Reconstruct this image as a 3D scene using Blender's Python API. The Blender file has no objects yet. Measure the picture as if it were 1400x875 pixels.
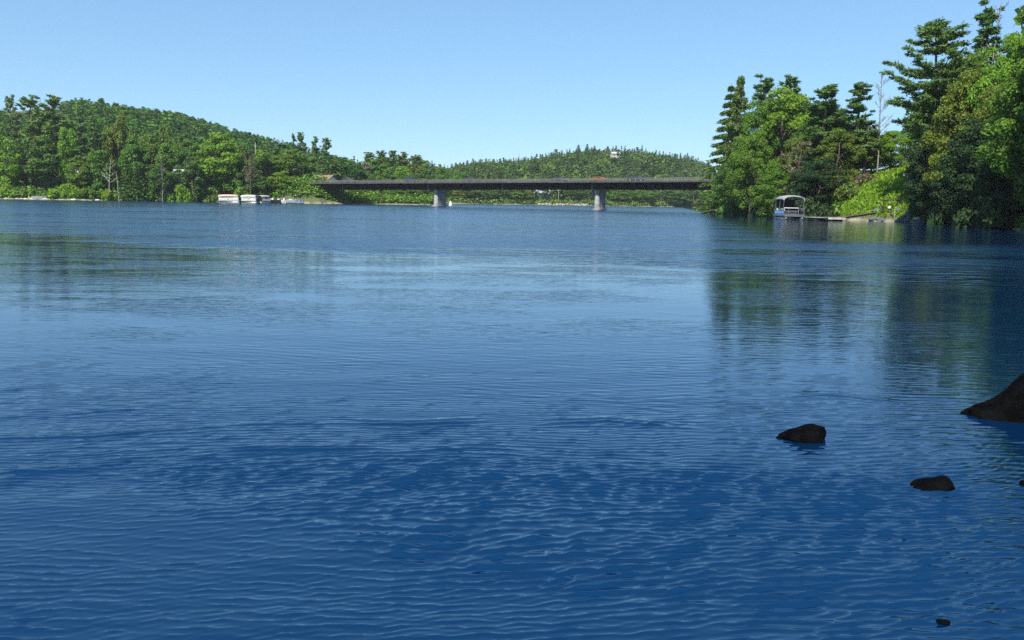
import bpy, bmesh, math, random
import numpy as np
from mathutils import Vector, Matrix, noise as mnoise

# ------------------------------------------------------------------ camera, sky, sun, exposure
S = bpy.context.scene
COL = S.collection
FPX, CX, CY = 1050.0, 700.0, 437.5
CAM_H, PITCH, ROLL = 1.8, math.atan(162.5 / 1050.0), math.atan(0.017)
fwd = Vector((0, math.cos(PITCH), -math.sin(PITCH)))
up0 = Vector((0, math.sin(PITCH), math.cos(PITCH)))
rt0 = Vector((1, 0, 0))
rgt = rt0 * math.cos(ROLL) + up0 * math.sin(ROLL)
upv = up0 * math.cos(ROLL) - rt0 * math.sin(ROLL)
cam = bpy.data.objects.new('camera', bpy.data.cameras.new('camera'))
COL.objects.link(cam)
cam.matrix_world = Matrix(((rgt.x, upv.x, -fwd.x, 0), (rgt.y, upv.y, -fwd.y, 0), (rgt.z, upv.z, -fwd.z, CAM_H), (0, 0, 0, 1)))
cam.data.sensor_width = 36
cam.data.lens = 36 * FPX / 1400
cam.data.clip_start, cam.data.clip_end = 0.05, 20000
S.camera = cam

SUN_AZ, SUN_EL = math.radians(204), math.radians(49)      # azimuth clockwise from +Y
W = bpy.data.worlds.new('World'); S.world = W; W.use_nodes = True
wn = W.node_tree.nodes; wl = W.node_tree.links
sky = wn.new('ShaderNodeTexSky'); sky.sky_type = 'NISHITA'; sky.sun_disc = False
sky.sun_elevation, sky.sun_rotation = SUN_EL, SUN_AZ
sky.air_density, sky.dust_density, sky.ozone_density, sky.altitude = 1.0, 0.0, 8.0, 0
gm = wn.new('ShaderNodeGamma'); gm.inputs[1].default_value = 0.6      # the phone's flat rendering of the sky
wb = wn.new('ShaderNodeMix'); wb.data_type = 'RGBA'; wb.blend_type = 'MULTIPLY'; wb.inputs[0].default_value = 1
wb.inputs[7].default_value = (.83, 1.09, 1.25, 1)
wl.new(sky.outputs[0], gm.inputs[0]); wl.new(gm.outputs[0], wb.inputs[6]); wl.new(wb.outputs[2], wn['Background'].inputs[0])
wn['Background'].inputs[1].default_value = 0.15
sl = bpy.data.lights.new('sun', 'SUN'); sl.energy = 5.0; sl.angle = math.radians(0.5); sl.color = (1.0, 0.95, 0.86)
so = bpy.data.objects.new('sun', sl); COL.objects.link(so)
SUNV = Vector((math.sin(SUN_AZ) * math.cos(SUN_EL), math.cos(SUN_AZ) * math.cos(SUN_EL), math.sin(SUN_EL)))
so.rotation_euler = SUNV.to_track_quat('Z', 'Y').to_euler()
S.view_settings.view_transform = 'Standard'; S.view_settings.look = 'None'
S.view_settings.gamma = 1.0; S.view_settings.use_curve_mapping = False
S.view_settings.exposure = 0.78
S.render.engine = 'CYCLES'
S.cycles.max_bounces = 8; S.cycles.transparent_max_bounces = 6
S.cycles.use_denoising = False; S.cycles.denoiser = 'OPENIMAGEDENOISE'; S.cycles.denoising_input_passes = 'RGB_ALBEDO_NORMAL'
S.cycles.sample_clamp_indirect = 2.0; S.cycles.sample_clamp_direct = 2.5

# ------------------------------------------------------------------ helpers
def ray(px, py):
    return fwd + rgt * ((px - CX) / FPX) + upv * ((CY - py) / FPX)
def at(px, py, Y):
    r = ray(px, py); k = Y / r.y
    return Vector((r.x * k, Y, CAM_H + r.z * k))
def on_water(px, py):
    r = ray(px, py); k = -CAM_H / r.z
    return Vector((r.x * k, r.y * k, 0))
def project(x, y, z):
    """photo pixel of world points (numpy)"""
    dz = z - CAM_H
    d = x * fwd.x + y * fwd.y + dz * fwd.z
    return (CX + FPX * (x * rgt.x + y * rgt.y + dz * rgt.z) / d, CY - FPX * (x * upv.x + y * upv.y + dz * upv.z) / d)

def tag(o, label=None, cat=None, group=None, kind=None):
    if label: o['label'] = label
    if cat: o['category'] = cat
    if group: o['group'] = group
    if kind: o['kind'] = kind
    return o
def empty(name, loc, rz=0.0, scale=(1, 1, 1)):
    o = bpy.data.objects.new(name, None); COL.objects.link(o)
    o.location = loc; o.rotation_euler = (0, 0, rz); o.scale = scale; o.empty_display_size = .3
    return o
def link(name, me, parent=None, mat=None):
    o = bpy.data.objects.new(name, me); COL.objects.link(o)
    if parent: o.parent = parent
    if mat is not None:
        if not me.materials: me.materials.append(mat)
        elif me.materials[0] != mat:
            o.material_slots[0].link = 'OBJECT'; o.material_slots[0].material = mat
    return o
def np_mesh(name, V, F, smooth=False, tint=None):
    V = np.asarray(V, dtype=np.float32); F = np.asarray(F, dtype=np.int32)
    me = bpy.data.meshes.new(name); k = F.shape[1]
    me.vertices.add(len(V)); me.vertices.foreach_set('co', V.ravel())
    me.loops.add(F.size); me.loops.foreach_set('vertex_index', F.ravel())
    me.polygons.add(len(F))
    me.polygons.foreach_set('loop_start', np.arange(0, F.size, k, dtype=np.int32))
    me.polygons.foreach_set('loop_total', np.full(len(F), k, dtype=np.int32))
    if smooth: me.polygons.foreach_set('use_smooth', np.ones(len(F), dtype=bool))
    if tint is not None:
        a = me.attributes.new('tint', 'FLOAT_COLOR', 'FACE')
        c = np.ones((len(F), 4), dtype=np.float32); c[:, :3] = tint
        a.data.foreach_set('color', c.ravel())
    me.update(calc_edges=True)
    return me

class MB:
    """collects hard surfaces; build() links them as one mesh"""
    def __init__(s): s.v = []; s.f = []
    def add(s, vs, fs):
        b = len(s.v); s.v += [tuple(v) for v in vs]; s.f += [tuple(i + b for i in f) for f in fs]; return s
    def box(s, c, d, rz=0.0, R=None):
        hx, hy, hz = d[0] / 2, d[1] / 2, d[2] / 2
        M = R if R is not None else Matrix.Rotation(rz, 3, 'Z')
        vs = [Vector(c) + M @ Vector((sx * hx, sy * hy, sz * hz)) for sx, sy, sz in
              ((-1, -1, -1), (1, -1, -1), (1, 1, -1), (-1, 1, -1), (-1, -1, 1), (1, -1, 1), (1, 1, 1), (-1, 1, 1))]
        return s.add(vs, [(0, 3, 2, 1), (4, 5, 6, 7), (0, 1, 5, 4), (1, 2, 6, 5), (2, 3, 7, 6), (3, 0, 4, 7)])
    def tube(s, pts, rad, n=6, cap=True):
        pts = [Vector(p) for p in pts]
        if not hasattr(rad, '__len__'): rad = [rad] * len(pts)
        vs = []
        for i, p in enumerate(pts):
            t = (pts[min(i + 1, len(pts) - 1)] - pts[max(i - 1, 0)]).normalized()
            a = t.orthogonal().normalized() if abs(t.z) > .95 else t.cross(Vector((0, 0, 1))).normalized()
            b = t.cross(a)
            vs += [p + (a * math.cos(2 * math.pi * k / n) + b * math.sin(2 * math.pi * k / n)) * rad[i] for k in range(n)]
        fs = [(i * n + k, i * n + (k + 1) % n, (i + 1) * n + (k + 1) % n, (i + 1) * n + k) for i in range(len(pts) - 1) for k in range(n)]
        if cap:
            fs += [tuple(range(n - 1, -1, -1)), tuple((len(pts) - 1) * n + k for k in range(n))]
        return s.add(vs, fs)
    def prism(s, prof, y0, y1):
        """profile in (x, z) extruded along y"""
        n = len(prof)
        vs = [(x, y0, z) for x, z in prof] + [(x, y1, z) for x, z in prof]
        return s.add(vs, [tuple(range(n)), tuple(range(2 * n - 1, n - 1, -1))] + [((i + 1) % n, i, n + i, n + (i + 1) % n) for i in range(n)])
    def loft(s, secs):
        n = len(secs[0]); vs = [v for q in secs for v in q]
        fs = [(i * n + k, i * n + (k + 1) % n, (i + 1) * n + (k + 1) % n, (i + 1) * n + k) for i in range(len(secs) - 1) for k in range(n)]
        fs += [tuple(range(n - 1, -1, -1)), tuple((len(secs) - 1) * n + k for k in range(n))]
        return s.add(vs, fs)
    def mesh(s, name, smooth=False, bevel=0):
        me = bpy.data.meshes.new(name); me.from_pydata(s.v, [], s.f)
        bm = bmesh.new(); bm.from_mesh(me)
        bmesh.ops.recalc_face_normals(bm, faces=bm.faces)
        if bevel: bmesh.ops.bevel(bm, geom=bm.edges[:], offset=bevel, segments=1, affect='EDGES', clamp_overlap=True)
        bm.to_mesh(me); bm.free()
        if smooth:
            me.polygons.foreach_set('use_smooth', [True] * len(me.polygons))
        me.update(); return me
    def build(s, name, mat, parent=None, smooth=False, bevel=0):
        return link(name, s.mesh(name, smooth, bevel), parent, mat)

# ------------------------------------------------------------------ materials
def new_mat(name):
    m = bpy.data.materials.new(name); m.use_nodes = True
    return m, m.node_tree.nodes, m.node_tree.links, m.node_tree.nodes['Principled BSDF']
def surf(name, col, rough=.6, metal=0, var=.25, scale=3.0, bump=0.0, spec=.4, dirt=None):
    """plain surface with noise variation (and optional dirt colour in patches)"""
    m, n, l, p = new_mat(name)
    tc = n.new('ShaderNodeTexCoord')
    t = n.new('ShaderNodeTexNoise'); t.inputs['Scale'].default_value = scale; t.inputs['Detail'].default_value = 6
    l.new(tc.outputs['Object'], t.inputs['Vector'])
    r = n.new('ShaderNodeMapRange'); r.inputs[1].default_value = .3; r.inputs[2].default_value = .7
    r.inputs[3].default_value = 0; r.inputs[4].default_value = 1
    l.new(t.outputs['Fac'], r.inputs[0])
    mx = n.new('ShaderNodeMix'); mx.data_type = 'RGBA'
    c2 = dirt if dirt else tuple(c * (1 - var) for c in col)
    mx.inputs[6].default_value = (*c2, 1); mx.inputs[7].default_value = (*tuple(min(1, c * (1 + var * .5)) for c in col), 1)
    l.new(r.outputs[0], mx.inputs[0]); l.new(mx.outputs[2], p.inputs['Base Color'])
    p.inputs['Roughness'].default_value = rough; p.inputs['Metallic'].default_value = metal
    p.inputs['Specular IOR Level'].default_value = spec
    if bump:
        b = n.new('ShaderNodeBump'); b.inputs['Strength'].default_value = .7; b.inputs['Distance'].default_value = bump
        l.new(t.outputs['Fac'], b.inputs['Height']); l.new(b.outputs[0], p.inputs['Normal'])
    return m
def leaf_mat(name, col, trans=.3, tintattr=False, tcol=None):
    m, n, l, p = new_mat(name)
    g = n.new('ShaderNodeNewGeometry'); oi = n.new('ShaderNodeObjectInfo')
    hsv = n.new('ShaderNodeHueSaturation')
    if tintattr:
        at_ = n.new('ShaderNodeAttribute'); at_.attribute_name = 'tint'; l.new(at_.outputs['Color'], hsv.inputs['Color'])
    else:
        hsv.inputs['Color'].default_value = (*col, 1)
    mr = n.new('ShaderNodeMapRange'); mr.inputs[3].default_value = .7; mr.inputs[4].default_value = 1.35
    l.new(g.outputs['Random Per Island'], mr.inputs[0])
    m2 = n.new('ShaderNodeMapRange'); m2.inputs[3].default_value = .485; m2.inputs[4].default_value = .515
    l.new(oi.outputs['Random'], m2.inputs[0])
    l.new(m2.outputs[0], hsv.inputs['Hue']); l.new(mr.outputs[0], hsv.inputs['Value'])
    p.inputs['Roughness'].default_value = .62; p.inputs['Specular IOR Level'].default_value = .22
    l.new(hsv.outputs[0], p.inputs['Base Color'])
    tr = n.new('ShaderNodeBsdfTranslucent')
    bc = n.new('ShaderNodeMix'); bc.data_type = 'RGBA'; bc.blend_type = 'MULTIPLY'; bc.inputs[0].default_value = 1
    bc.inputs[7].default_value = (*(tcol or (1.9, 1.7, .7)), 1)
    l.new(hsv.outputs[0], bc.inputs[6]); l.new(bc.outputs[2], tr.inputs['Color'])
    mix = n.new('ShaderNodeMixShader'); mix.inputs[0].default_value = trans
    l.new(p.outputs[0], mix.inputs[1]); l.new(tr.outputs[0], mix.inputs[2])
    l.new(mix.outputs[0], n['Material Output'].inputs['Surface'])
    return m

LEAFCOL = {'lime': (.135, .235, .02), 'mid': (.085, .17, .02), 'deep': (.052, .115, .02), 'olive': (.10, .155, .024),
           'needle': (.08, .145, .028), 'bluegreen': (.07, .145, .036), 'brown': (.11, .105, .05), 'gold': (.118, .165, .022),
           'grey': (.20, .18, .13), 'grass': (.17, .28, .02), 'shade': (.022, .05, .014)}  # 'shade' is leaf green with the bank's shadow put into the colour
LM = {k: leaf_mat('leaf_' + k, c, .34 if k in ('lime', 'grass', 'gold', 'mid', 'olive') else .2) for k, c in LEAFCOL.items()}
FOREST = leaf_mat('forest_leaf', (0, 0, 0), .22, tintattr=True)
BARK = surf('bark', (.085, .065, .05), .9, var=.5, scale=2, bump=.05)
BIRCH = surf('pale_bark', (.38, .36, .32), .8, var=.5, scale=2.5)
GREYWOOD = surf('grey_dead_wood', (.20, .185, .165), .9, var=.4, scale=2)

# ------------------------------------------------------------------ terrain
RIVER = np.array([(-900, 1.1), (-20, 1.2), (0, 1.0), (3.5, 1.4), (7, 4.5), (10, 9), (16, 17), (30, 37), (42, 60), (50, 82), (53, 96),
                  (47, 102), (44.5, 108), (45, 118), (47, 140), (47.6, 160), (48, 178), (54, 200), (62, 240), (78, 300), (130, 350), (400, 390), (900, 420),
                  (900, 560), (300, 510), (160, 470), (100, 455), (45, 425), (15, 408), (-22, 396), (-28, 330), (-28, 270), (-45, 250),
                  (-58, 240), (-66, 237), (-92, 238), (-108, 226), (-122, 215), (-141, 212), (-250, 192), (-900, 150)], dtype=float)
def river_sd(x, y):
    """distance to the river bank, positive on land"""
    x = np.asarray(x, float); y = np.asarray(y, float)
    best = np.full(x.shape, 1e9); inside = np.zeros(x.shape, bool)
    n = len(RIVER)
    for i in range(n):
        ax, ay = RIVER[i]; bx, by = RIVER[(i + 1) % n]
        dx, dy = bx - ax, by - ay
        t = np.clip(((x - ax) * dx + (y - ay) * dy) / (dx * dx + dy * dy), 0, 1)
        best = np.minimum(best, np.hypot(x - ax - t * dx, y - ay - t * dy))
        if ay != by:
            c = ((ay > y) != (by > y)) & (x < (bx - ax) * (y - ay) / (by - ay) + ax)
            inside ^= c
    return np.where(inside, -best, best)
def sstep(a, b, x):
    t = np.clip((x - a) / (b - a), 0, 1); return t * t * (3 - 2 * t)
DECK_L, DECK_R = at(601.5, 259.2, 225.0), at(821, 259.2, 200.0)
BU = Vector((DECK_R.x - DECK_L.x, DECK_R.y - DECK_L.y, 0)); SPAN = BU.length; BU.normalize()
BN = Vector((-BU.y, BU.x, 0))                                 # away from the camera
GRADE = (DECK_R.z - DECK_L.z) / SPAN
def deck_pt(s, n=0.0, dz=0.0):                               # s metres along the bridge from the first pier
    return Vector((DECK_L.x + BU.x * s + BN.x * n, DECK_L.y + BU.y * s + BN.y * n, DECK_L.z + GRADE * s + dz))
S_LEFT = -46.8; S_RIGHT = 100.0
def ground(x, y, sd=None):
    x = np.asarray(x, float); y = np.asarray(y, float)
    if sd is None: sd = river_sd(x, y)
    p = np.maximum(sd, 0)
    z = 0.55 * (1 - np.exp(-p / 1.6)) + 0.025 * np.minimum(p, 300)
    right = sstep(25, 32, x) * (1 - sstep(195, 240, y)) * sstep(20, 45, y)
    z = z + right * 8.8 * (1 - np.exp(-np.maximum(p - .8, 0) / 10.0))
    hill = lambda cx, cy, sx, sy, h: h * np.exp(-((x - cx) / sx) ** 2 / 2 - ((y - cy) / sy) ** 2 / 2)
    k = sstep(12, 110, sd)
    z = z + k * (hill(-300, 470, 120, 110, 33) + hill(-190, 470, 70, 100, 13) + hill(110, 640, 95, 90, 21) + hill(30, 640, 70, 80, 10)
                 + hill(220, 640, 90, 90, 3) + hill(-60, 520, 90, 80, 6) + hill(-900, 600, 300, 250, 28))
    # road embankment behind the far bridge end
    rx, ry = x - DECK_L.x, y - DECK_L.y
    s = rx * BU.x + ry * BU.y; q = np.abs(rx * BN.x + ry * BN.y)
    top = DECK_L.z + GRADE * np.maximum(s, S_LEFT - 30) + 1.9
    fill = top - np.maximum(q - 5.5, 0) * .62 - np.maximum(s - (S_LEFT - 1.5), 0) * .62
    z = np.where((s < 0) & (s > -130) & (sd > -2), np.maximum(z, np.minimum(fill, top)), z)
    fill2 = top - np.maximum(q - 5.5, 0) * .7 - np.maximum(S_RIGHT + 1.5 - s, 0) * .7
    z = np.where((s > 60) & (s < 200) & (sd > -2), np.maximum(z, np.minimum(fill2, top)), z)
    z = z + np.where(sd > 0, 1, 0) * np.minimum(p / 6, 1) * .22 * (np.sin(x * .7 + y * .31) * np.cos(y * .53 - x * .2))
    return np.where(sd > 0, z, -np.minimum(1.6, .12 + .3 * -sd))
def gz(x, y): return float(ground(np.array([x]), np.array([y]))[0])

xs = np.concatenate([[-6000, -3000, -1500, -1000], np.arange(-700, -160, 10), np.arange(-160, 160, 2.0), np.arange(160, 700, 10), [1000, 1500, 3000, 6000]])
ys = np.concatenate([[-3000, -800, -200, -60, -25, -10], np.arange(-5, 20, 1.0), np.arange(20, 300, 2.0), np.arange(300, 900, 8), [1100, 1600, 3000, 6000]])
gx, gy = np.meshgrid(xs, ys); zz = ground(gx, gy)
nx, ny = len(xs), len(ys)
V = np.stack([gx, gy, zz], -1).reshape(-1, 3)
ii = (np.arange(ny - 1)[:, None] * nx + np.arange(nx - 1)[None, :]).ravel()
F = np.stack([ii, ii + 1, ii + nx + 1, ii + nx], 1)
tm, n, l, p = new_mat('soil_and_grass')
ge = n.new('ShaderNodeNewGeometry'); sp = n.new('ShaderNodeSeparateXYZ'); l.new(ge.outputs['Position'], sp.inputs[0])
nt = n.new('ShaderNodeTexNoise'); nt.inputs['Scale'].default_value = .6; nt.inputs['Detail'].default_value = 8; l.new(ge.outputs['Position'], nt.inputs['Vector'])
r1 = n.new('ShaderNodeMapRange'); r1.inputs[1].default_value = .12; r1.inputs[2].default_value = .75; l.new(sp.outputs['Z'], r1.inputs[0])
a1 = n.new('ShaderNodeMix'); a1.data_type = 'RGBA'; a1.inputs[6].default_value = (.26, .235, .175, 1); a1.inputs[7].default_value = (.075, .105, .022, 1); l.new(r1.outputs[0], a1.inputs[0])
r2 = n.new('ShaderNodeMapRange'); r2.inputs[1].default_value = .42; r2.inputs[2].default_value = .62; l.new(nt.outputs['Fac'], r2.inputs[0])
a2 = n.new('ShaderNodeMix'); a2.data_type = 'RGBA'; a2.inputs[7].default_value = (.06, .052, .03, 1); l.new(r2.outputs[0], a2.inputs[0]); l.new(a1.outputs[2], a2.inputs[6])
l.new(a2.outputs[2], p.inputs['Base Color']); p.inputs['Roughness'].default_value = .95
tag(link('terrain', np_mesh('terrain', V, F, smooth=True), None, tm), kind='structure')

# ------------------------------------------------------------------ water
def water_material():
    m, n, l, p = new_mat('river_water')
    p.inputs['Base Color'].default_value = (.0008, .013, .046, 1); p.inputs['Specular Tint'].default_value = (.30, .78, 1.0, 1)
    p.inputs['Roughness'].default_value = .045
    p.inputs['IOR'].default_value = 2.1
    ge = n.new('ShaderNodeNewGeometry')
    def math_(op, a, b=None, c=None, clamp=False):
        q = n.new('ShaderNodeMath'); q.operation = op; q.use_clamp = clamp
        for i, v in enumerate((a, b, c)):
            if v is None: continue
            if isinstance(v, (int, float)): q.inputs[i].default_value = v
            else: l.new(v, q.inputs[i])
        return q.outputs[0]
    def mapped(vec, rot, sx, sy, off=0.0):
        q = n.new('ShaderNodeMapping'); q.vector_type = 'POINT'
        q.inputs['Rotation'].default_value = (0, 0, math.radians(rot)); q.inputs['Scale'].default_value = (sx, sy, 1); q.inputs['Location'].default_value = (off, off * .7, off * .3)
        l.new(vec, q.inputs['Vector']); return q.outputs[0]
    def noise_(vec, detail=2, rough=.5, dist=0.0, kind='FBM'):
        q = n.new('ShaderNodeTexNoise'); q.noise_dimensions = '2D'; q.noise_type = kind; q.inputs['Scale'].default_value = 1.0
        q.inputs['Detail'].default_value = detail; q.inputs['Roughness'].default_value = rough; q.inputs['Distortion'].default_value = dist
        l.new(vec, q.inputs['Vector']); return q.outputs['Fac'], q.outputs['Color']
    def ramp(v, a, b, c=0.0, d=1.0):
        q = n.new('ShaderNodeMapRange'); q.interpolation_type = 'SMOOTHSTEP'
        for i, x in enumerate((a, b, c, d)): q.inputs[i + 1].default_value = x
        l.new(v, q.inputs[0]); return q.outputs[0]
    pos = ge.outputs['Position']
    # slow swirl of the current bends every ripple train
    _, wc = noise_(mapped(pos, 0, .22, .42, 3.1), 2)
    w1 = n.new('ShaderNodeVectorMath'); w1.operation = 'SUBTRACT'; l.new(wc, w1.inputs[0]); w1.inputs[1].default_value = (.5, .5, .5)
    w2 = n.new('ShaderNodeVectorMath'); w2.operation = 'MULTIPLY'; l.new(w1.outputs[0], w2.inputs[0]); w2.inputs[1].default_value = (.8, .6, 0)
    w3 = n.new('ShaderNodeVectorMath'); w3.operation = 'ADD'; l.new(pos, w3.inputs[0]); l.new(w2.outputs[0], w3.inputs[1])
    wp = w3.outputs[0]
    sp = n.new('ShaderNodeSeparateXYZ'); l.new(pos, sp.inputs[0]); X, Y = sp.outputs[0], sp.outputs[1]
    # amplitude: calm slicks and wind-roughened bands lying along the river
    bn, _ = noise_(mapped(pos, 4, .035, .11, 1.7), 3)
    bn2, _ = noise_(mapped(pos, -5, .28, .55, 5.0), 2)
    bn3, _ = noise_(mapped(pos, 3, .05, .20, 8.0), 3)
    yy = math_('ADD', Y, math_('MULTIPLY', math_('SUBTRACT', bn, .5), 14.0))
    yy = math_('ADD', yy, math_('MULTIPLY', X, .42))
    far_rough = ramp(yy, 21.0, 25.0)
    shelter = ramp(math_('SUBTRACT', X, math_('MULTIPLY', Y, .2)), 4.0, 9.0)
    shelter = math_('MULTIPLY', shelter, ramp(Y, 34, 44))
    # beyond the modelled ripples the chop is finer than the mesh
    r2, _ = noise_(mapped(wp, -4, 2.2, 9.0, 9.3), 2, .55, .3)
    r3, _ = noise_(mapped(wp, 3, .5, 1.5, 4.4), 2, .5, .3)
    r4, _ = noise_(mapped(pos, -3, .55, 2.0, 7.7), 2, .55)
    rmask = ramp(bn2, .34, .6, .3, 1.0)
    h = math_('MULTIPLY', math_('MULTIPLY', r2, rmask), ramp(Y, 6.0, 11.0, 0.0, .0075))
    h = math_('ADD', h, math_('MULTIPLY', r3, ramp(Y, 9.0, 16.0, 0.0, .005)))
    far = math_('MULTIPLY', math_('MULTIPLY', far_rough, ramp(bn3, .32, .55, .35, 1.0)), math_('SUBTRACT', 1.0, math_('MULTIPLY', shelter, .92)))
    h = math_('ADD', h, math_('MULTIPLY', math_('MULTIPLY', math_('ADD', far, .02), r4), math_('MULTIPLY', ramp(Y, 9, 26), .115)))
    rg = math_('ADD', math_('MULTIPLY', math_('MULTIPLY', far, ramp(Y, 15, 30)), .17), .045); l.new(rg, p.inputs['Roughness'])
    b = n.new('ShaderNodeBump'); b.inputs['Strength'].default_value = 1.0; b.inputs['Distance'].default_value = 1.0
    l.new(h, b.inputs['Height']); l.new(b.outputs[0], p.inputs['Normal'])
    return m
_lat = np.random.default_rng(42).random((256, 256))
def vnoise(x, y, oct_=2):
    out = 0; amp = 1; tot = 0
    for o_ in range(oct_):
        i = np.floor(x).astype(int); j = np.floor(y).astype(int); fx = x - i; fy = y - j
        fx = fx * fx * (3 - 2 * fx); fy = fy * fy * (3 - 2 * fy)
        g = lambda a, b: _lat[a & 255, b & 255]
        out = out + amp * ((g(i, j) * (1 - fx) + g(i + 1, j) * fx) * (1 - fy) + (g(i, j + 1) * (1 - fx) + g(i + 1, j + 1) * fx) * fy)
        tot += amp; amp *= .5; x = x * 2.03 + 17.3; y = y * 2.03 + 5.7
    return out / tot
SEAMS = ([((-40, 604), (120, 596), (200, 590), (330, 581), (450, 578), (560, 580), (670, 577)), .0085], [((730, 578), (830, 575), (905, 582), (980, 588)), .008],
         [((285, 621), (380, 617), (460, 616), (525, 613)), .0088], [((540, 619), (640, 614), (730, 618)), .0075], [((-40, 651), (60, 646), (145, 651)), .0092],
         [((455, 634), (500, 638), (548, 645)), .0072], [((440, 657), (560, 654), (680, 657), (860, 647), (930, 644)), .0066], [((150, 607), (240, 602), (330, 606)), .0062],
         [((1070, 539), (1150, 541), (1255, 556)), .0060], [((1235, 545), (1330, 549)), .0052], [((1330, 675), (1420, 682)), .0052], [((-40, 570), (90, 566), (210, 560)), .005])
def ripple_height(x, y):
    """short wind ripples, slow swells and current seams on the water near the bank, in metres"""
    rng = np.random.default_rng(3)
    wx = x + (vnoise(x * .35 + 40, y * .6 + 9) - .5) * .5 + (vnoise(x * 1.1 + 4, y * 1.7 + 29) - .5) * .05
    wy = y + (vnoise(x * .35 + 71, y * .6 + 33) - .5) * .5 + (vnoise(x * 1.1 + 14, y * 1.7 + 59) - .5) * .05
    def sea(n_, l0, l1, mean, spread, slope):
        h = 0
        for k in range(n_):
            lam = l0 * (l1 / l0) ** rng.random(); a = math.radians(rng.normal(mean, spread)); kk = 2 * math.pi / lam
            amp = slope * math.sqrt(2.0 / n_) / kk
            h = h + amp * np.sin(kk * (wx * math.sin(a) + wy * math.cos(a)) + rng.uniform(0, 6.283))
        return h
    fine = sea(40, .040, .084, -6, 10, RIP_FINE); mid = sea(26, .07, .20, -2, 13, RIP_MID); long_ = sea(14, .35, 1.3, 4, 18, RIP_LONG)
    fine = fine + .30 * (fine * fine / .0026 - .0026)
    p1 = sstep(.26, .52, vnoise(x * .55 + 7, y * .95 + 3, 3)); p2 = sstep(.34, .62, vnoise(x * .42 + 77, y * .8 + 31, 3))
    slick = .36 + .64 * sstep(3.1, 4.0, y + .40 * x + (vnoise(x * .7 + 3, y * 1.3 + 8) - .5) * 1.4)
    calm = 1 - .65 * sstep(7.0, 12.0, y)
    h = (fine * (.55 + .45 * p1) * (1 - .8 * sstep(5.5, 10.0, y)) + mid * (.45 + .55 * p2)) * slick * calm + long_ * (1 - .75 * sstep(6, 11, y))
    # seams where the current folds
    h = h * (1 - .62 * sstep(4.7, 5.5, y + .25 * (vnoise(x * .6 + 2, y * .9, 2) - .5)))
    for pts, amp in SEAMS:
        q = np.array([on_water(*p)[:2] for p in pts]); o_ = q[:, 0].argsort(); q = q[o_]
        yc = np.interp(x, q[:, 0], q[:, 1]) + .16 * (vnoise(x * 1.6 + amp * 3e4, x * 0 + 3.0, 3) - .5)
        end = sstep(q[0, 0] - .1, q[0, 0] + .35, x) * (1 - sstep(q[-1, 0] - .35, q[-1, 0] + .1, x))
        wob = sstep(.25, .5, vnoise(x * 1.3 + 9 + amp * 1e4, y * 2 + 4, 2))
        d_ = (y - yc) / (.026 * yc / 5)
        amp = amp * 1.7
        h = h + amp * end * (.35 + .65 * wob) * np.exp(-d_ * d_) + amp * .5 * end * wob * np.exp(-((d_ - 3.2) / 1.2) ** 2) + amp * .4 * end * wob * np.exp(-((d_ + 3.0) / 1.0) ** 2)
    return h
RIP_FINE, RIP_MID, RIP_LONG = .32, .095, .022
rows = [1.0]
while rows[-1] < 16.0:
    d_ = rows[-1]; rows.append(d_ + (.02 if d_ < 2.7 else max(.0046, (.40 if d_ < 9 else .6) * d_ * d_ / 1382)))
rows = np.array(rows); tt = np.linspace(-1.15, 1.15, 640)
Yg = np.repeat(rows[:, None], len(tt), 1); Xg = Yg * tt[None, :]
edge = sstep(1.0, 2.0, Yg) * (1 - sstep(13.0, 15.9, Yg)) * (1 - sstep(1.0, 1.15, np.abs(tt))[None, :])
Zg = ripple_height(Xg, Yg) * edge
V = np.stack([Xg, Yg, Zg], -1).reshape(-1, 3); nx, ny = len(tt), len(rows)
ii = (np.arange(ny - 1)[:, None] * nx + np.arange(nx - 1)[None, :]).ravel()
F = np.stack([ii, ii + 1, ii + nx + 1, ii + nx], 1)
y0_, y1_ = rows[0], rows[-1]; a0_, a1_ = 1.15 * y0_, 1.15 * y1_; B = len(V)
ring = [(-6000, y1_, 0), (-a1_, y1_, 0), (a1_, y1_, 0), (6000, y1_, 0), (6000, 3000, 0), (-6000, 3000, 0), (-6000, y0_, 0), (-a0_, y0_, 0), (a0_, y0_, 0), (6000, y0_, 0), (6000, -2000, 0), (-6000, -2000, 0)]
V = np.concatenate([V, np.array(ring)])
F = np.concatenate([F, B + np.array([(0, 3, 4, 5), (6, 7, 1, 0), (8, 9, 3, 2), (11, 10, 9, 6)])])
tag(link('water', np_mesh('water', V, F, smooth=True), None, water_material()), kind='structure')

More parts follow.
